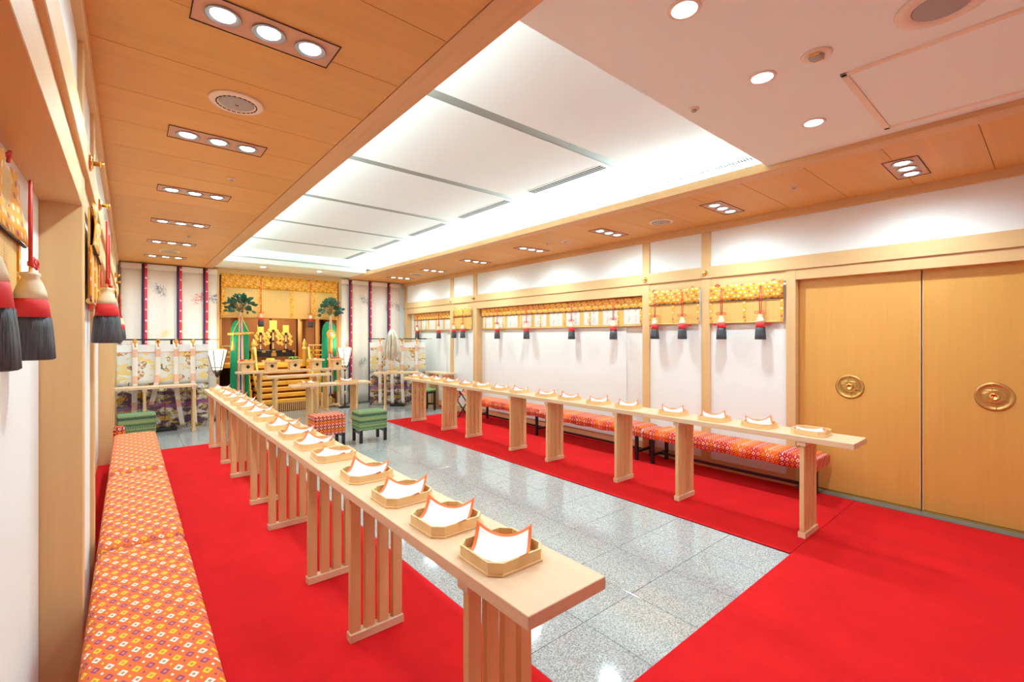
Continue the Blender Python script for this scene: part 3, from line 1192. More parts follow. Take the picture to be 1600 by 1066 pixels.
def blind(x, y0, y1, ztop, zval, zbot, lab, sgn, strips, kind='bamboo', sag=0.0, ties=()):
    """hanging blind in a side wall plane; sgn=+1 when the room lies towards +x"""
    t = empty('bamboo_blind', (x, (y0 + y1) / 2, zbot), 0, lab, 'blind', 'brocade-edged bamboo blinds')
    h = (y1 - y0) / 2
    H = ztop - zbot
    vz = zval - zbot
    body = MB(); body.box(-.004, -h + .01, .012, .004, h - .01, H - .02)
    body.build('reed_panel', M['bamboo'], t)
    if kind == 'print':
        for k in range(max(2, int((y1 - y0) / .34))):
            n = int((y1 - y0) / .34)
            a, b = -h + .02 + (2 * h - .04) * k / n, -h + .02 + (2 * h - .04) * (k + 1) / n
            if k == n - 1 and sgn < 0: pass
            bx('paper_panel', sgn * .005, a + .05, .03, sgn * .0065, b - .035, vz - .002, M['printcloth'], t)
    v = MB()
    ny = max(10, int((y1 - y0) * 22))
    v.grid(lambda u, w_: (sgn * (.012 + .006 * math.sin(u * (y1 - y0) * 26) * (1 - w_ * .5) + .008 * sag * math.sin(u * 11 + w_ * 3)), -h + 2 * h * u, H - (H - vz) * w_ - .010 * sag * math.sin(u * math.pi) * (1 - w_)), ny, 4)
    v.build('valance', M['brocade'], t, solid=.004)
    bx('valance_edge', sgn * .010, -h, vz - .004, sgn * .018, h, vz + .002, M['dark'], t)
    for s in strips:
        yy = (s - .5) * 2 * h * (1 if True else 1)
        wd = .03
        yy = max(-h + wd / 2, min(h - wd / 2, yy))
        bx('brocade_strip', sgn * .004, yy - wd / 2, .005, sgn * .010, yy + wd / 2, vz, M['brocade'], t)
    rr = MB(); rr.cyl((0, -h, .008), (0, h, .008), .011, seg=12); rr.build('bottom_rod', M['bamboo_rod'], t)
    for q in ties:
        yy = (q - .5) * 2 * h
        kk = MB(); kk.tube([(sgn * .01, yy - .03, H - .01), (sgn * .018, yy, H + .012), (sgn * .01, yy + .03, H - .01)], .005, 6); kk.build('tie_knot', M['cord'], t)
        bx('hook_tab', -.006, yy - .018 + .05, -.022, .006, yy + .018 + .05, -.002, M['redthread'], t)
    return t


for side in ('right', 'left'):
    sg = -1 if side == 'right' else 1
    X = (lambda d: XR - d) if side == 'right' else (lambda d: XL + d)
    sw = side
    ct, dn = 2.13, 0
    if side == 'right':
        blind(X(.03), 1.835, 2.625, 2.145, 1.955, 1.70, 'yellow-topped bamboo blind on the right wall next to the door', sg, (0, .5, 1), sag=1, ties=(.12, .88))
    blind(X(.03), 2.752, 3.442, 2.145, 1.955, 1.70, 'yellow-topped bamboo blind on the %s wall between two narrow posts' % side, sg, (0, .5, 1), sag=1, ties=(.12, .88))
    blind(X(-.08), 3.57, 7.30, 2.095, 1.94, 1.69, 'very long yellow-topped blind with white printed papers across the %s recess' % side, sg, (.02, .12, .26, .40, .55, .68, .82, .97), 'print')
    blind(X(.03), 7.49, 8.18, 2.145, 1.955, 1.70, 'narrow yellow-topped blind between posts at the far end of the %s wall' % side, sg, (0, .5, 1), sag=1, ties=(.12, .88))
    if side == 'right':
        blind(X(-.08), 8.34, 10.1, 2.095, 1.94, 1.69, 'yellow-topped blind with printed papers in the last right recess by the screen', sg, (.02, .33, .66, .97), 'print')
    ry = 0 if sg > 0 else math.pi
    out = .052
    tz, cl = 2.10, .29
    ts = []
    if side == 'right':
        ts += [(2.46, .035, 'left tassel'), (2.04, .035, 'right tassel')]
        lab = ['left tassel on the blind beside the wooden door', 'right tassel on the blind beside the wooden door']
        for (y, d, _), l in zip(ts, lab): tassel(X(out + .045), y, tz, cl, l, ry)
    for y, l in ((3.32, 'left tassel'), (2.94, 'right tassel')):
        if side == 'right':
            tassel(X(out + .045), y, tz, cl, l + ' on the narrow blind between the right wall posts', ry)
        else:
            tassel(X(.085), y - .02, tz, cl, ('farther' if y > 3 else 'nearer') + ' tassel on the narrow blind of the left wall', ry)
    for k, y in enumerate((4.05, 4.85, 5.90, 6.72)):
        if side == 'right':
            tassel(X(.0), y, 2.06, .26, ('rightmost', 'second from right', 'second from left', 'leftmost')[k] + ' tassel on the long right blind', ry)
        else:
            if k in (1, 2, 3):
                tassel(X(.0), y, 2.06, .26, ('', 'nearest', 'middle', 'farthest')[k] + ' tassel on the long blind in the left recess', ry)
    for k, y in enumerate((7.74, 8.07)):
        tassel(X(.085), y, tz, cl, ('nearer', 'farther')[k] + ' tassel on the far narrow blind of the %s wall' % side, ry)
    if side == 'right':
        for k, y in enumerate((8.82, 9.80)):
            tassel(X(.0), y, 2.06, .26, ('nearer', 'farther')[k] + ' tassel on the last blind beside the right screen', ry)
# near left recess: big blind and two tassels
blind(XL - .115, -.6, 2.22, 2.07, 1.85, 1.645, 'large near yellow brocade and bamboo blind in the left recess beside camera', 1, (.02, .33, .66, .82, .98), sag=1.5, ties=(.1, .9))
rl = MB(); rl.cyl((0, -1.40, 0), (0, 1.41, 0), .014, seg=20); o = rl.build('rolled_reeds', M['bamboo'], bpy.data.objects['bamboo_blind'], None)
bigb = [c for c in COL.objects if c.get('label', '').startswith('large near yellow')][0]
o.parent = bigb; o.location = (.004, 0, .014)
tassel(XL - .062, 1.99, 2.02, .25, 'whole tassel hanging large at the left picture edge in the near recess', 0)
tassel(XL - .062, 1.40, 2.02, .25, 'tassel cut off by the left picture edge in the near recess', 0)

# gilt nail covers on the rails
for side in ('right', 'left'):
    X = (lambda d: XR - d) if side == 'right' else (lambda d: XL + d)
    sg = -1 if side == 'right' else 1
    for k, y in enumerate((2.685, 3.505, 7.41, 8.26)):
        t = empty('nail_cover', (X(.034), y, 2.30), 0, 'hexagonal gilt nail cover, %s along the %s wall rail' % (ORD[k], side), 'ornament', 'gilt nail covers')
        a = MB(); a.lathe([(.036, 0), (.034, sg * .008), (.026, sg * .010), (.022, sg * .014)], 6, axis='x', smooth=False); a.build('base_plate', M['gold'], t)
        b = MB(); b.lathe([(.010, sg * .012), (.010, sg * .034), (.016, sg * .036), (.014, sg * .048), (.004, sg * .050)], 12, axis='x'); b.build('knob', M['gold'], t)

# ================================================================= BACK OF THE HALL
# wall drapes


def drape(x0, x1, y, ztop, zbot, bands, lab, nfold):
    t = empty('wall_drape', ((x0 + x1) / 2, y, zbot), 0, lab, 'drape', 'white wall drapes')
    h = (x1 - x0) / 2
    a = MB()
    a.grid(lambda u, v: (-h + 2 * h * u, -.012 - .016 * math.sin(u * nfold * 6.28 + .5) * (.4 + .6 * (1 - v)) - .006 * math.sin(u * 31), (ztop - zbot) * v), 60, 12)
    a.build('cloth', M['drape'], t, solid=.003)
    for b in bands:
        r_ = MB()
        xx = b - (x0 + x1) / 2
        r_.grid(lambda u, v: (-.038 + .076 * u, -.004 * math.sin(u * 3.1), (ztop - zbot) * v), 3, 10)
        r_.build('ribbon', M['ribbon'], t, (xx, -.046, 0), solid=.003)
    bx('header', -h, -.040, ztop - zbot - .10, h, -.032, ztop - zbot - .003, M['hem'], t)


drape(-.11, 1.31, YB - .05, 2.845, .03, (.215, .715, 1.12), 'left white drape with pine sprays and three red ribbons behind screen', 4.3)
drape(3.69, 5.13, YB - .05, 2.845, .03, (3.895, 4.36, 4.83), 'right white drape with pine sprays and three dark red ribbons', 4.6)


# kicho (curtain screens)
def kicho(cx, cy, rz, w_, lab, offs):
    t = empty('curtain_screen', (cx, cy, 0), rz, lab, 'screen', 'low curtain screens')
    h = w_ / 2
    up = MB(); up.grid(lambda u, v: (-h + w_ * u, .006 * math.sin(u * 22), .745 + .66 * v), 40, 6); up.build('upper_cloth', M['kicho_top'], t, solid=.003)
    lo = MB(); lo.grid(lambda u, v: (-h + w_ * u, .012 * math.sin(u * 24) * (1 - v), .02 + .73 * v), 40, 6); lo.build('lower_cloth', M['kicho_low'], t, solid=.003)
    for k in range(1, 4):
        bx('seam_gap', -h + w_ * k / 4 - .003, -.018, .03, -h + w_ * k / 4 + .003, -.013, .745, M['dark'], t)
    bx('header_band', -h, -.008, 1.30, h, .008, 1.42, M['paper'], t)
    bx('header_piping', -h, -.011, 1.295, h, -.007, 1.302, M['rib_orange'], t)
    r_ = MB(); r_.cyl((-h - .04, 0, 1.50), (h + .02, 0, 1.50), .012, seg=12); r_.build('rod', M['black'], t)
    r_ = MB(); r_.cyl((h + .02, 0, 1.50), (h + .16, 0, 1.50), .008, seg=12); r_.build('rod_tip', M['gold'], t)
    for px in (-.09, .09):
        bx('post', px - .016, .010, .05, px + .016, .040, 1.50, M['black'], t)
    bx('base', -.16, -.10, 0, .16, .15, .05, M['black'], t, .004)
    for (ox, lean, zb) in offs:
        s_ = MB()
        s_.grid(lambda u, v: (ox - .035 + .07 * u + lean * (max(0, v - .45) ** 1.5), -.030 - .03 * v, 1.44 - (1.44 - zb) * v), 3, 16)
        s_.build('streamer', M['streamer'], t, solid=.003)
        k = MB()
        k.tube([(ox, -.012, 1.43), (ox - .022, -.026, 1.47), (ox, -.02, 1.515), (ox + .022, -.026, 1.47), (ox, -.026, 1.42), (ox + .012, -.028, 1.38)], .013, 8)
        k.build('knot', M['orange'], t)


kicho(.455, 9.45, 0, 1.20, 'left white and purple curtain screen with four long streamers', [(-.38, -.02, .30), (-.09, -.22, .45), (.15, .22, .06), (.38, .06, .06)])
kicho(4.62, 9.50, R(-35), 1.22, 'right white and purple curtain screen standing at an angle', [(-.38, .02, .05), (-.12, .04, .05), (.10, .08, .05), (.42, .02, .30)])


# side tables at the back
def altar_table(lab, cx, cy, w_, d, z, legs, rz=0, th=.035, ends=False, slat=False, name='ritual_table'):
    t = empty(name, (cx, cy, 0), rz, lab, 'table')
    a = MB()
    a.box(-w_ / 2, -d / 2, z - th, w_ / 2, d / 2, z)
    if ends:          # upturned end pieces
        for s in (-1, 1):
            a.box(s * w_ / 2 - (.02 if s > 0 else 0), -d / 2, z, s * w_ / 2 + (.0 if s > 0 else .02), d / 2, z + .018)
    a.build('tabletop', M['pale_x'], t, bevel=.0015)
    for lx_ in legs:
        lg = bx('leg', lx_ - .027, -d / 2 + .015, 0, lx_ + .027, d / 2 - .015, .045, M['pale_y'], t, .002)
        n = 4
        for k in range(n):
            yy = -(d / 2 - .045) + (d - .09) * k / (n - 1)
            bx('slat', -.018, yy - .024, .04, .018, yy + .024, z - th - .03, M['wood_z'], lg, .0015)
        bx('cleat', -.03, -d / 2 + .01, z - th - .035, .03, d / 2 - .01, z - th, M['pale_y'], lg)
    return t


altar_table('small slatted table behind the box stools in the aisle', 2.70, 8.12, 1.30, .34, .745, (-.36, .40), name='ritual_table')
altar_table('middle slatted table between the aisle table and the altar table', 2.48, 9.25, 1.12, .30, .825, (-.42, .30), ends=True)
altar_table('long slatted table before the altar carrying five pierced wooden stands', 2.55, 9.87, 2.02, .32, .885, (-.62, .62))
altar_table('plain beech table in front of the left curtain screen', .34, 9.22, 1.06, .30, .765, (-.15, .48))
altar_table('beech table before the right curtain screen holding the paper wand', 4.42, 9.13, .95, .28, .79, (-.24,), R(-30))
altar_table('slatted beech table set against the right wall past the last post', 5.10, 8.47, .80, .28, .79, (-.28, .28), R(-90))


def small_tray(x, y, z, w_, d, lab):
    t = empty('small_tray', (x, y, z), 0, lab, 'tray')
    a = MB(); a.box(-w_ / 2, -d / 2, .0005, w_ / 2, d / 2, .01)
    for q in ((-w_ / 2, -d / 2, w_ / 2, -d / 2 + .008), (-w_ / 2, d / 2 - .008, w_ / 2, d / 2), (-w_ / 2, -d / 2, -w_ / 2 + .008, d / 2), (w_ / 2 - .008, -d / 2, w_ / 2, d / 2)):
        a.box(q[0], q[1], .008, q[2], q[3], .03)
    a.build('tray_body', M['tray_x'], t)


small_tray(2.33, 8.12, .745, .30, .24, 'left shallow tray on the aisle table')
small_tray(2.97, 8.12, .745, .34, .24, 'right shallow tray on the aisle table')
for k, (x, l) in enumerate(((2.33, 'left'), (2.97, 'right'))):
    o = papers[1].copy(); COL.objects.link(o); o.location = (x, 8.12, .748); o.rotation_euler = (0, 0, .3 - k * .5)
    tag(o, 'white paper in the %s shallow tray on the aisle table' % l, 'paper')

# five pierced stands (sanbo) on the altar table with offerings
SX = [1.72, 2.13, 2.55, 2.97, 3.38]
st0 = None
for k, x in enumerate(SX):
    lab = ['leftmost', 'second from left', 'middle', 'second from right', 'rightmost'][k] + ' pierced wooden offering stand on the altar table'
    if st0 is None:
        t = st0 = empty('offering_stand', (x, 9.87, .885), 0, lab, 'offering stand', 'pierced offering stands')
        bx('stand_body', -.095, -.095, .0005, .095, .095, .165, M['tray_x'], t, .003)
        a = MB(); a.box(-.14, -.13, .165, .14, .13, .175)
        for q in ((-.14, -.13, .14, -.122), (-.14, .122, .14, .13), (-.14, -.13, -.132, .13), (.132, -.13, .14, .13)):
            a.box(q[0], q[1], .170, q[2], q[3], .205)
        a.build('stand_tray', M['tray_x'], t)
        h = MB()
        for dx, dz in ((0, 0), (.016, 0), (-.016, 0), (0, .016), (0, -.016)):
            h.cyl((dx, -.0985, .095 + dz), (dx, -.090, .095 + dz), .017, seg=14)
        h.build('pierced_hole', M['dark'], t)
    else:
        t = copy_tree(st0, None, lab); t.location = (x, 9.87, .885)
ZS = .885 + .176


def fruit(x, y, z, r, m, lab, cat, name):
    a = MB(); a.lathe([(.003, -r * .88), (r * .5, -r * .86), (r * .87, -r * .5), (r, 0), (r * .87, r * .5), (r * .5, r * .84), (r * .15, r * .80)], 16)
    o = a.build(name, m, None, (x, y, z + r * .88))
    b = MB(); b.tube([(0, 0, r * .75), (.004, 0, r * 1.05)], .002, 5); b.build('stem', M['dark'], o)
    tag(o, lab, cat)


fruit(1.63, 9.88, ZS, .036, M['apple'], 'red apple at the left end of the leftmost offering stand', 'fruit', 'apple')
fruit(1.71, 9.88, ZS, .033, M['orangefruit'], 'left orange on the leftmost offering stand', 'fruit', 'orange')
fruit(1.79, 9.88, ZS, .035, M['orangefruit'], 'right orange on the leftmost offering stand', 'fruit', 'orange')
for k in range(3):
    o = bx('rice_cake', 2.13 - .075 + k * .006, 9.86, ZS + .0 + .022 * k, 2.13 + .085 - k * .012, 9.97, ZS + .020 + .022 * k, M['cakes'], None, .004)
    tag(o, ['bottom', 'middle', 'top'][k] + ' yellow rice cake stacked on the second stand from left', 'food', 'yellow rice cakes')
t = empty('leafy_vegetable', (2.55, 9.90, ZS), 0, 'pale green leafy vegetable on the middle offering stand', 'vegetable')
for k in range(9):
    an = k * .72
    a = MB()
    a.grid(lambda u, v: (u * .10 * math.cos(an) - (v - .5) * .05 * math.sin(an) * math.sin(u * 3), u * .07 * math.sin(an) + (v - .5) * .05 * math.cos(an) * math.sin(u * 3), .01 + .07 * math.sin(u * 2.6) + .01 * math.sin(v * 9)), 6, 4)
    a.build('leaf', M['veg'], t, solid=.002)
a = MB(); a.lathe([(.05, 0), (.055, .004), (.03, .028), (.008, .045)], 14); o = a.build('rice_mound', M['paper'], None, (2.97, 9.90, ZS)); tag(o, 'small white mound of rice on the second stand from right', 'food')
t = empty('dried_fish', (3.38, 9.90, ZS), R(8), 'dark red dried offering bundle on the rightmost stand', 'food')
a = MB(); a.lathe([(.004, -.12), (.022, -.08), (.027, 0), (.018, .08), (.004, .13)], 12, (0, 0, .03), 'x'); a.build('body', mat('dried_red', (.42, .05, .03), .6), t)
a = MB(); a.box(-.16, -.02, .03, -.11, .02, .036); a.build('tail', M['veg'], t)


# lanterns
def lantern(x, y, lab):
    t = empty('floor_lantern', (x, y, 0), 0, lab, 'lantern', 'flared paper floor lanterns')
    z0, z1 = .93, 1.30
    r0, r1 = .075, .155
    a = MB(); a.lathe([(r0, z0), (r1, z1)], 6, smooth=False); a.build('paper_shade', M['lantern'], t)
    for k in range(6):
        an = k * math.pi / 3
        b = MB(); b.tube([(.02 * math.cos(an), .02 * math.sin(an), z0 - .09), ((r0 + .006) * math.cos(an), (r0 + .006) * math.sin(an), z0), ((r1 + .014) * math.cos(an), (r1 + .014) * math.sin(an), z1 + .01)], .006, 6)
        b.build('frame_rib', M['ironblack'], t)
    for z, r_ in ((z0 + .05, .088), (z1 + .01, .168)):
        b = MB(); b.tube([(r_ * math.cos(k * math.pi / 3), r_ * math.sin(k * math.pi / 3), z) for k in range(7)], .006, 6); b.build('frame_ring', M['gold'] if z > 1.2 else M['ironblack'], t)
    b = MB(); b.lathe([(.010, z0 - .13), (.032, z0 - .11), (.038, z0 - .08), (.03, z0 - .05), (.012, z0 - .04)], 14); b.build('knob', M['ironblack'], t)
    b = MB(); b.cyl((0, 0, .05), (0, 0, z0 - .12), .014); b.build('pole', M['ironblack'], t)
    b = MB(); b.cyl((0, 0, .68), (0, 0, z0 - .125), .016); b.cyl((0, 0, .28), (0, 0, .36), .017); b.build('pole_sleeve', M['gold'], t)
    b = MB(); b.lathe([(.13, 0), (.13, .02), (.10, .03), (.03, .05), (.02, .07)], 8, smooth=False); b.build('base', M['ironblack'], t)
    l = bpy.data.lights.new('lantern_bulb', 'POINT'); l.energy = 7; l.color = (1, .8, .52); l.shadow_soft_size = .1
    o = bpy.data.objects.new('lantern_bulb', l); COL.objects.link(o); o.location = (x, y, 1.36)


lantern(1.26, 10.0, 'left flared paper lantern on a black pole beside the green banner')
lantern(3.62, 10.0, 'right flared paper lantern on a black pole between altar and drape')


# masakaki poles: sakaki branch, green cloth, five-colour ribbons
def masakaki(x, y, lab, mirror):
    t = empty('sakaki_pole', (x, y, 0), 0, lab, 'banner', 'sakaki poles with green banners')
    a = MB(); a.cyl((0, 0, .10), (0, 0, 2.06), .013, seg=10); a.build('pole', M['pale_z'], t)
    a = MB(); a.box(-.19, -.12, 0, -.15, .12, .05); a.box(.15, -.12, 0, .19, .12, .05); a.box(-.19, -.02, .05, -.155, .02, .34); a.box(.155, -.02, .05, .19, .02, .34); a.box(-.19, -.03, .05, .19, .03, .09)
    a.build('stand', M['pale_x'], t, bevel=.002)
    b = MB(); b.lathe([(.045, .09), (.048, .10), (.044, .24), (.048, .25), (.02, .252)], 16); b.build('pole_socket', M['gold'], t)
    rnd = random.Random(3 + mirror)
    g = MB(); br = MB()
    for k in range(130):
        th = rnd.uniform(0, 2 * math.pi); ph = rnd.uniform(-.55, 1.4)
        d = Vector((math.cos(th) * math.cos(ph), math.sin(th) * math.cos(ph) * .7, math.sin(ph)))
        r_ = rnd.uniform(.10, .22) * (1.0 if d.z > .3 else 1.1)
        c = Vector((0, 0, 2.13)) + Vector((d.x * 1.05, d.y, d.z * .95)) * r_
        if k % 2 == 0: br.tube([(0, 0, 2.02), tuple(Vector((0, 0, 2.07)) * .5 + c * .5), tuple(c)], .003, 5)
        ln = rnd.uniform(.07, .10); wd = ln * .33
        ax = (d + Vector((rnd.uniform(-.5, .5), rnd.uniform(-.5, .5), rnd.uniform(-.3, .5)))).normalized()
        sd = ax.orthogonal().normalized(); sd = (sd * math.cos(th) + ax.cross(sd) * math.sin(th)).normalized()
        if abs(sd.y) > .75: sd = ax.cross(sd).normalized()
        nn = ax.cross(sd)
        pts = [c, c + ax * ln * .3 + sd * wd, c + ax * ln * .7 + sd * wd * .8, c + ax * ln, c + ax * ln * .7 - sd * wd * .8, c + ax * ln * .3 - sd * wd]
        m_ = [c + ax * ln * .3 - nn * .004, c + ax * ln * .7 - nn * .004]
        V = [g.b.verts.new(p) for p in pts + m_]
        for f in ((0, 1, 6), (1, 2, 7, 6), (2, 3, 7), (3, 4, 7), (4, 5, 6, 7), (5, 0, 6)):
            g.b.faces.new([V[i] for i in f])
    o = g.build('leaves', M['leaf'], t); o['kind'] = 'stuff'
    br.build('twigs', mat('brown_twig', (.30, .17, .06), .7) if 'twig' not in M else M['twig'], t)
    # green banner behind, with arched top and curled foot
    W0 = .30
    gb = MB()

    def cloth(u, v):
        z = 1.87 - v * (1.87 - .34)
        arch = min(1, (v * 9) ** .5) if v < .111 else 1
        x_ = (u - .5) * W0 * (.45 + .55 * arch) * (1 + .12 * v)
        return (x_, .07 + .016 * math.sin(u * 13) * (v + .1) + .0, z)
    gb.grid(cloth, 16, 24)
    gb.build('green_cloth', M['green'], t, solid=.003)
    # ribbons
    names = ['rib_orange', 'rib_white', 'rib_blue', 'rib_white', 'rib_orange']
    for k, nm in enumerate(names):
        s_ = MB(); xx = (k - 2) * .024
        s_.grid(lambda u, v: ((k - 2) * (.009 + .018 * v ** .7) + (-.5 + u) * (.009 + .020 * v ** .7), -.022 - .006 * math.sin(u * 3 + k), 1.98 - v * (1.98 - .30)), 2, 12)
        s_.build('ribbon', M[nm], t, solid=.002)
    if mirror == 0:      # sword case hanging crosswise with slings
        b = MB(); b.cyl((-.22, -.05, 1.60), (.22, -.05, 1.62), .021, seg=12); b.build('sword_case', M['orange'], t)
        b = MB()
        for q in (-.12, 0, .14): b.cyl((q - .02, -.05, 1.605 + q * .045), (q + .02, -.05, 1.612 + q * .045), .025, seg=12)
        b.build('case_fitting', M['gold'], t)
        b = MB()
        for s in (-1, 1): b.tube([(0, -.03, 1.96), (s * .06, -.05, 1.80), (s * .14, -.05, 1.62), (s * .135, -.05, 1.45 if s < 0 else 1.60)], .006, 6)
        b.build('sling_cord', M['orange'], t)
        b = MB(); b.lathe([(.008, 1.46), (.017, 1.44), (.026, 1.30), (.024, 1.285)], 12, (-.135, -.05, 0)); b.build('cord_tassel', M['rib_orange'], t)
    else:                # mirror on an orange disc with a long tongue
        b = MB(); b.lathe([(.095, -.035), (.098, -.045), (.085, -.055), (.050, -.056)], 28, (0, 0, 1.60), 'y'); b.build('orange_disc', M['orange'], t)
        b = MB(); b.lathe([(.050, -.056), (.046, -.066), (.02, -.068)], 24, (0, 0, 1.60), 'y'); b.build('mirror', M['silver'], t)
        b = MB()
        for k in range(12):
            b.box(-.003, -.061, .056, .003, -.054, .090, rot=Matrix.Rotation(k * math.pi / 6, 3, 'Y'))
        b2 = b.build('disc_rays', M['goldleaf'], t, (0, 0, 1.60))
        b = MB(); b.grid(lambda u, v: (-.032 + .064 * u, -.034, 1.52 - .34 * v), 2, 6); b.build('orange_tongue', M['rib_orange'], t, solid=.003)
    return t


masakaki(1.66, 10.16, 'left sakaki branch pole with green banner and hanging sword case', 0)
masakaki(3.36, 10.16, 'right sakaki branch pole with green banner and round mirror', 1)

# paper wand (onusa) on the right table
t = empty('paper_wand', (4.33, 9.18, .79), 0, 'tall wooden wand thick with white paper streamers before right screen', 'ritual wand')
bx('stand', -.09, -.07, .0005, .09, .07, .03, M['tray_x'], t, .003)
a = MB(); a.cyl((0, 0, .03), (0, 0, .92), .010, seg=10); a.lathe([(.035, .03), (.028, .20), (.02, .24)], 14); a.build('shaft', M['pale_z'], t)
a = MB(); rnd = random.Random(5)
for k in range(190):
    th = rnd.uniform(0, 6.28); top = rnd.uniform(.78, .93); R1 = rnd.uniform(.02, .225)
    r0 = max(.01, (.98 - top) * .42)
    pts = []
    zb = rnd.uniform(.22, .36) + R1 * .25
    for q in range(5):
        f = q / 4
        r_ = r0 + (R1 - r0) * f ** .5
        pts.append((r_ * math.cos(th) + .004 * math.sin(q * 3 + k), r_ * math.sin(th) * .8, top - (top - zb) * f ** 1.15))
    a.tube(pts, .0036, 4)
o = a.build('paper_streamers', M['strawfan'], t); o['kind'] = 'stuff'

# ================================================================= ALTAR
# base with vertical slats, wide gilt steps, curved balusters, deck
t = empty('altar', (2.5, YB, 0), 0, 'gilded wooden shrine altar with wide steps in the back opening', 'altar')
bx('platform', -1.02, -.20, 0, 1.02, .02, .17, M['altarwood_z'], t)
a = MB()
for k in range(52):
    xx = -1.0 + k * .0385
    a.box(xx, -.222, .01, xx + .017, -.205, .17)
bs = a.build('base_slats', M['wood_z'], t); bs['kind'] = 'stuff'
for k in range(7):
    z = .17 + k * .118
    y = -.20 + k * .10
    st = bx('step', -.50, y, z, .56, y + .42, z + .075, M['goldstep'], t, .006)
    bx('riser', -.48, .02, -.04, .54, .05, 0, M['goldleaf'], st)
bx('deck', -1.10, .48, .90, 1.10, 1.5, .985, M['goldstep'], t, .004)
for s in (-1, 1):
    # curved stair side and railing
    a = MB()
    pts = [(s * .53 + .03, -.22, .62), (s * .53 + .03, -.14, .75), (s * .53 + .03, .02, .93), (s * .53 + .03, .12, 1.15), (s * .53 + .03, .18, 1.32)]
    a.tube(pts, .028, 8); a.build('stair_rail', M['goldleaf'], t)
    a = MB(); a.tube([(p[0] + s * .05, p[1], p[2] - .15) for p in pts], .020, 8); a.build('lower_rail', M['goldleaf'], t)
    b = MB(); b.lathe([(.045, .90), (.045, 1.26), (.055, 1.27), (.050, 1.31), (.028, 1.33), (.040, 1.36), (.044, 1.40), (.020, 1.46), (.006, 1.50)], 18, (s * .53 + .03 - (.02 if s < 0 else .08), .20, 0)); b.build('newel_post', M['goldleaf'], t)
    for z in (1.12, 1.22, 1.34):
        x0, x1 = sorted((s * .60, s * 1.10))
        bx('veranda_rail', x0, .30, z, x1, .335, z + .032, M['goldstep'] if z < 1.3 else M['wood_x'], t, .004)
    for q in (.70, .90, 1.06):
        bx('baluster', s * q - .017, .30, .985, s * q + .017, .334, 1.34, M['goldstep'], t)
    # side stairs cheek
    for k in range(5):
        x0, x1 = sorted((s * .58, s * .84))
        bx('side_step', x0, -.10 + k * .09, .17 + k * .145, x1, .45, .17 + (k + 1) * .145, M['goldstep'], t, .004)
    for q in (.62, 1.02):
        b = MB(); b.cyl((s * q, 1.05, .98), (s * q, 1.05, 2.6), .055, seg=16); pc = b.build('column', M['wood_z'], t)
        for z in (1.95, 2.06):
            c = MB(); c.lathe([(.03, 0), (.03, -.02), (.008, -.03)], 12, (s * q, .99, z), 'y'); c.build('gilt_stud', M['gold'], pc)
bx('cross_beam', -1.10, 1.02, 2.04, 1.10, 1.09, 2.14, M['altarwood_z'], t)
bx('cross_beam', -1.10, 1.02, 2.40, 1.10, 1.09, 2.50, M['wood_x'], t)
bx('shrine_door', -.56, 1.12, .98, -.02, 1.16, 2.05, M['altarwood_z'], t, .004)
bx('shrine_door', .02, 1.12, .98, .56, 1.16, 2.05, M['altarwood_z'], t, .004)
bx('slatted_shutter', .68, 1.12, .98, .97, 1.15, 2.05, mat('brown_reed_shutter', (.36, .16, .06), .6), t)
bx('slatted_shutter', -.97, 1.12, .98, -.68, 1.15, 2.05, bpy.data.materials['brown_reed_shutter'], t)

# low black-lacquer table with gilt fittings
t = empty('lacquer_table', (2.45, YB + .72, .985), 0, 'low black lacquer table with gilt corner fittings inside the altar', 'table')
bx('tabletop', -.44, -.14, .235, .44, .14, .262, M['black'], t, .003)
for s in (-1, 1):
    for q in (-.11, .11):
        bx('leg', s * .40 - .03, q - .02, .0005, s * .40 + .03, q + .02, .235, M['black'], t, .003)
bx('apron', -.37, -.13, .12, .37, -.11, .235, M['black'], t)
for q in (-.41, -.2, 0, .2, .41):
    bx('gilt_fitting', q - .035, -.146, .215, q + .035, -.139, .262, M['gold'], t)
bx('gilt_fitting', -.05, -.136, .13, .05, -.129, .21, M['gold'], t)


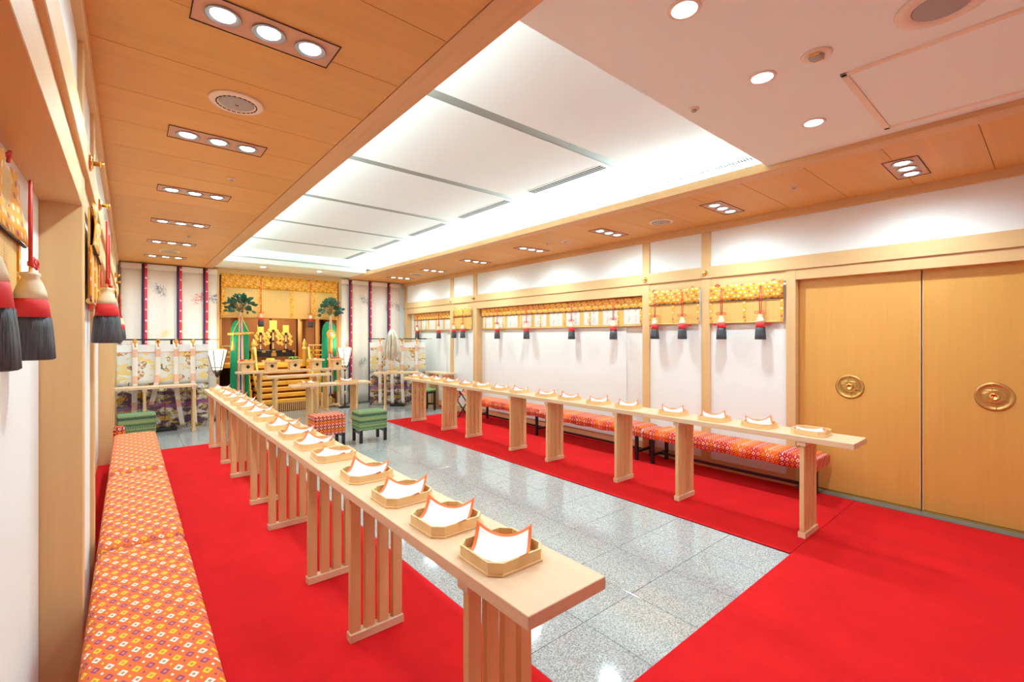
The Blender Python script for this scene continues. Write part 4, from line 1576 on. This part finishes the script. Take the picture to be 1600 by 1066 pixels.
# gilt paper gohei
def gohei(x, y, z, H, s, lab):
    t = empty('gilt_wand', (x, y, z), 0, lab, 'ritual wand', 'three gilt zigzag wands')
    bx('stand', -.045, -.03, .0005, .045, .03, .03, M['black'], t, .002)
    a = MB(); a.box(-.011, -.008, .03, .011, .008, H * .74); a.build('shaft', M['beige'], t)
    bx('gilt_crest', -.062 * s, -.012, H * .70, .062 * s, .0, H, M['goldleaf'], t)
    b = MB(); b.lathe([(.028, -.014), (.030, -.022), (.010, -.030)], 12, (0, 0, H * .66), 'y'); b.lathe([(.024, -.012), (.02, -.022), (.008, -.026)], 10, (0, 0, H * .30), 'y'); b.build('knot', M['black'], t)
    for sd in (-1, 1):
        a = MB()
        for k in range(5):
            xx = sd * (.052 + .030 * (k % 2) + .009 * k) * s
            zz = H * .72 - k * H * .105
            a.box(-.036 * s, -.002, -.026 * s, .036 * s, .002, .026 * s, rot=Matrix.Rotation(R(45) , 3, 'Y'))
            bmesh.ops.translate(a.b, verts=a.b.verts[-8:], vec=(xx, -.014 - .003 * k, zz - .03))
        a.build('zigzag_streamer', M['goldleaf'], t)


gohei(2.21, YB + .70, 1.247, .56, 1.0, 'left gilt zigzag wand on the black lacquer table')
gohei(2.46, YB + .70, 1.247, .66, 1.18, 'tall middle gilt zigzag wand on the black lacquer table')
gohei(2.72, YB + .70, 1.247, .56, 1.0, 'right gilt zigzag wand on the black lacquer table')

# great blind over the altar with two tassels
t = empty('bamboo_blind', (2.5, YB - .02, 1.93), 0, 'great golden bamboo blind with orange brocade band above the altar', 'blind')
bx('reed_panel', -1.11, -.004, .012, 1.11, .004, .85, M['bamboo'], t)
a = MB(); a.grid(lambda u, v: (-1.12 + 2.24 * u, -.014 - .006 * math.sin(u * 70), .86 - .27 * v), 80, 3); a.build('valance', M['brocade_gold'], t, solid=.004)
for q in (-1.085, -.44, .16, .62, 1.085):
    bx('brocade_strip', q - .03, -.012, .0, q + .03, -.005, .60, M['brocade_gold'], t)
r_ = MB(); r_.cyl((-1.12, -.01, .008), (1.12, -.01, .008), .014, seg=12); r_.build('bottom_rod', M['bamboo_rod'], t)
for k, x in enumerate((2.06, 3.02)):
    o = tassel(x, YB - .10, 2.72, .68, ('left' if k == 0 else 'right') + ' tassel on long red cords before the altar blind', R(-90))

# altar lights
spot('altar_lamp', (2.5, YB + .35, 2.55), 95, (1, .86, .60), 150, .8, rad=.1)
spot('altar_lamp', (2.0, YB - .75, 2.84), 12, (1, .86, .62), 110, .8, (R(18), 0, 0), .06)
spot('altar_lamp', (3.0, YB - .75, 2.84), 12, (1, .86, .62), 110, .8, (R(18), 0, 0), .06)
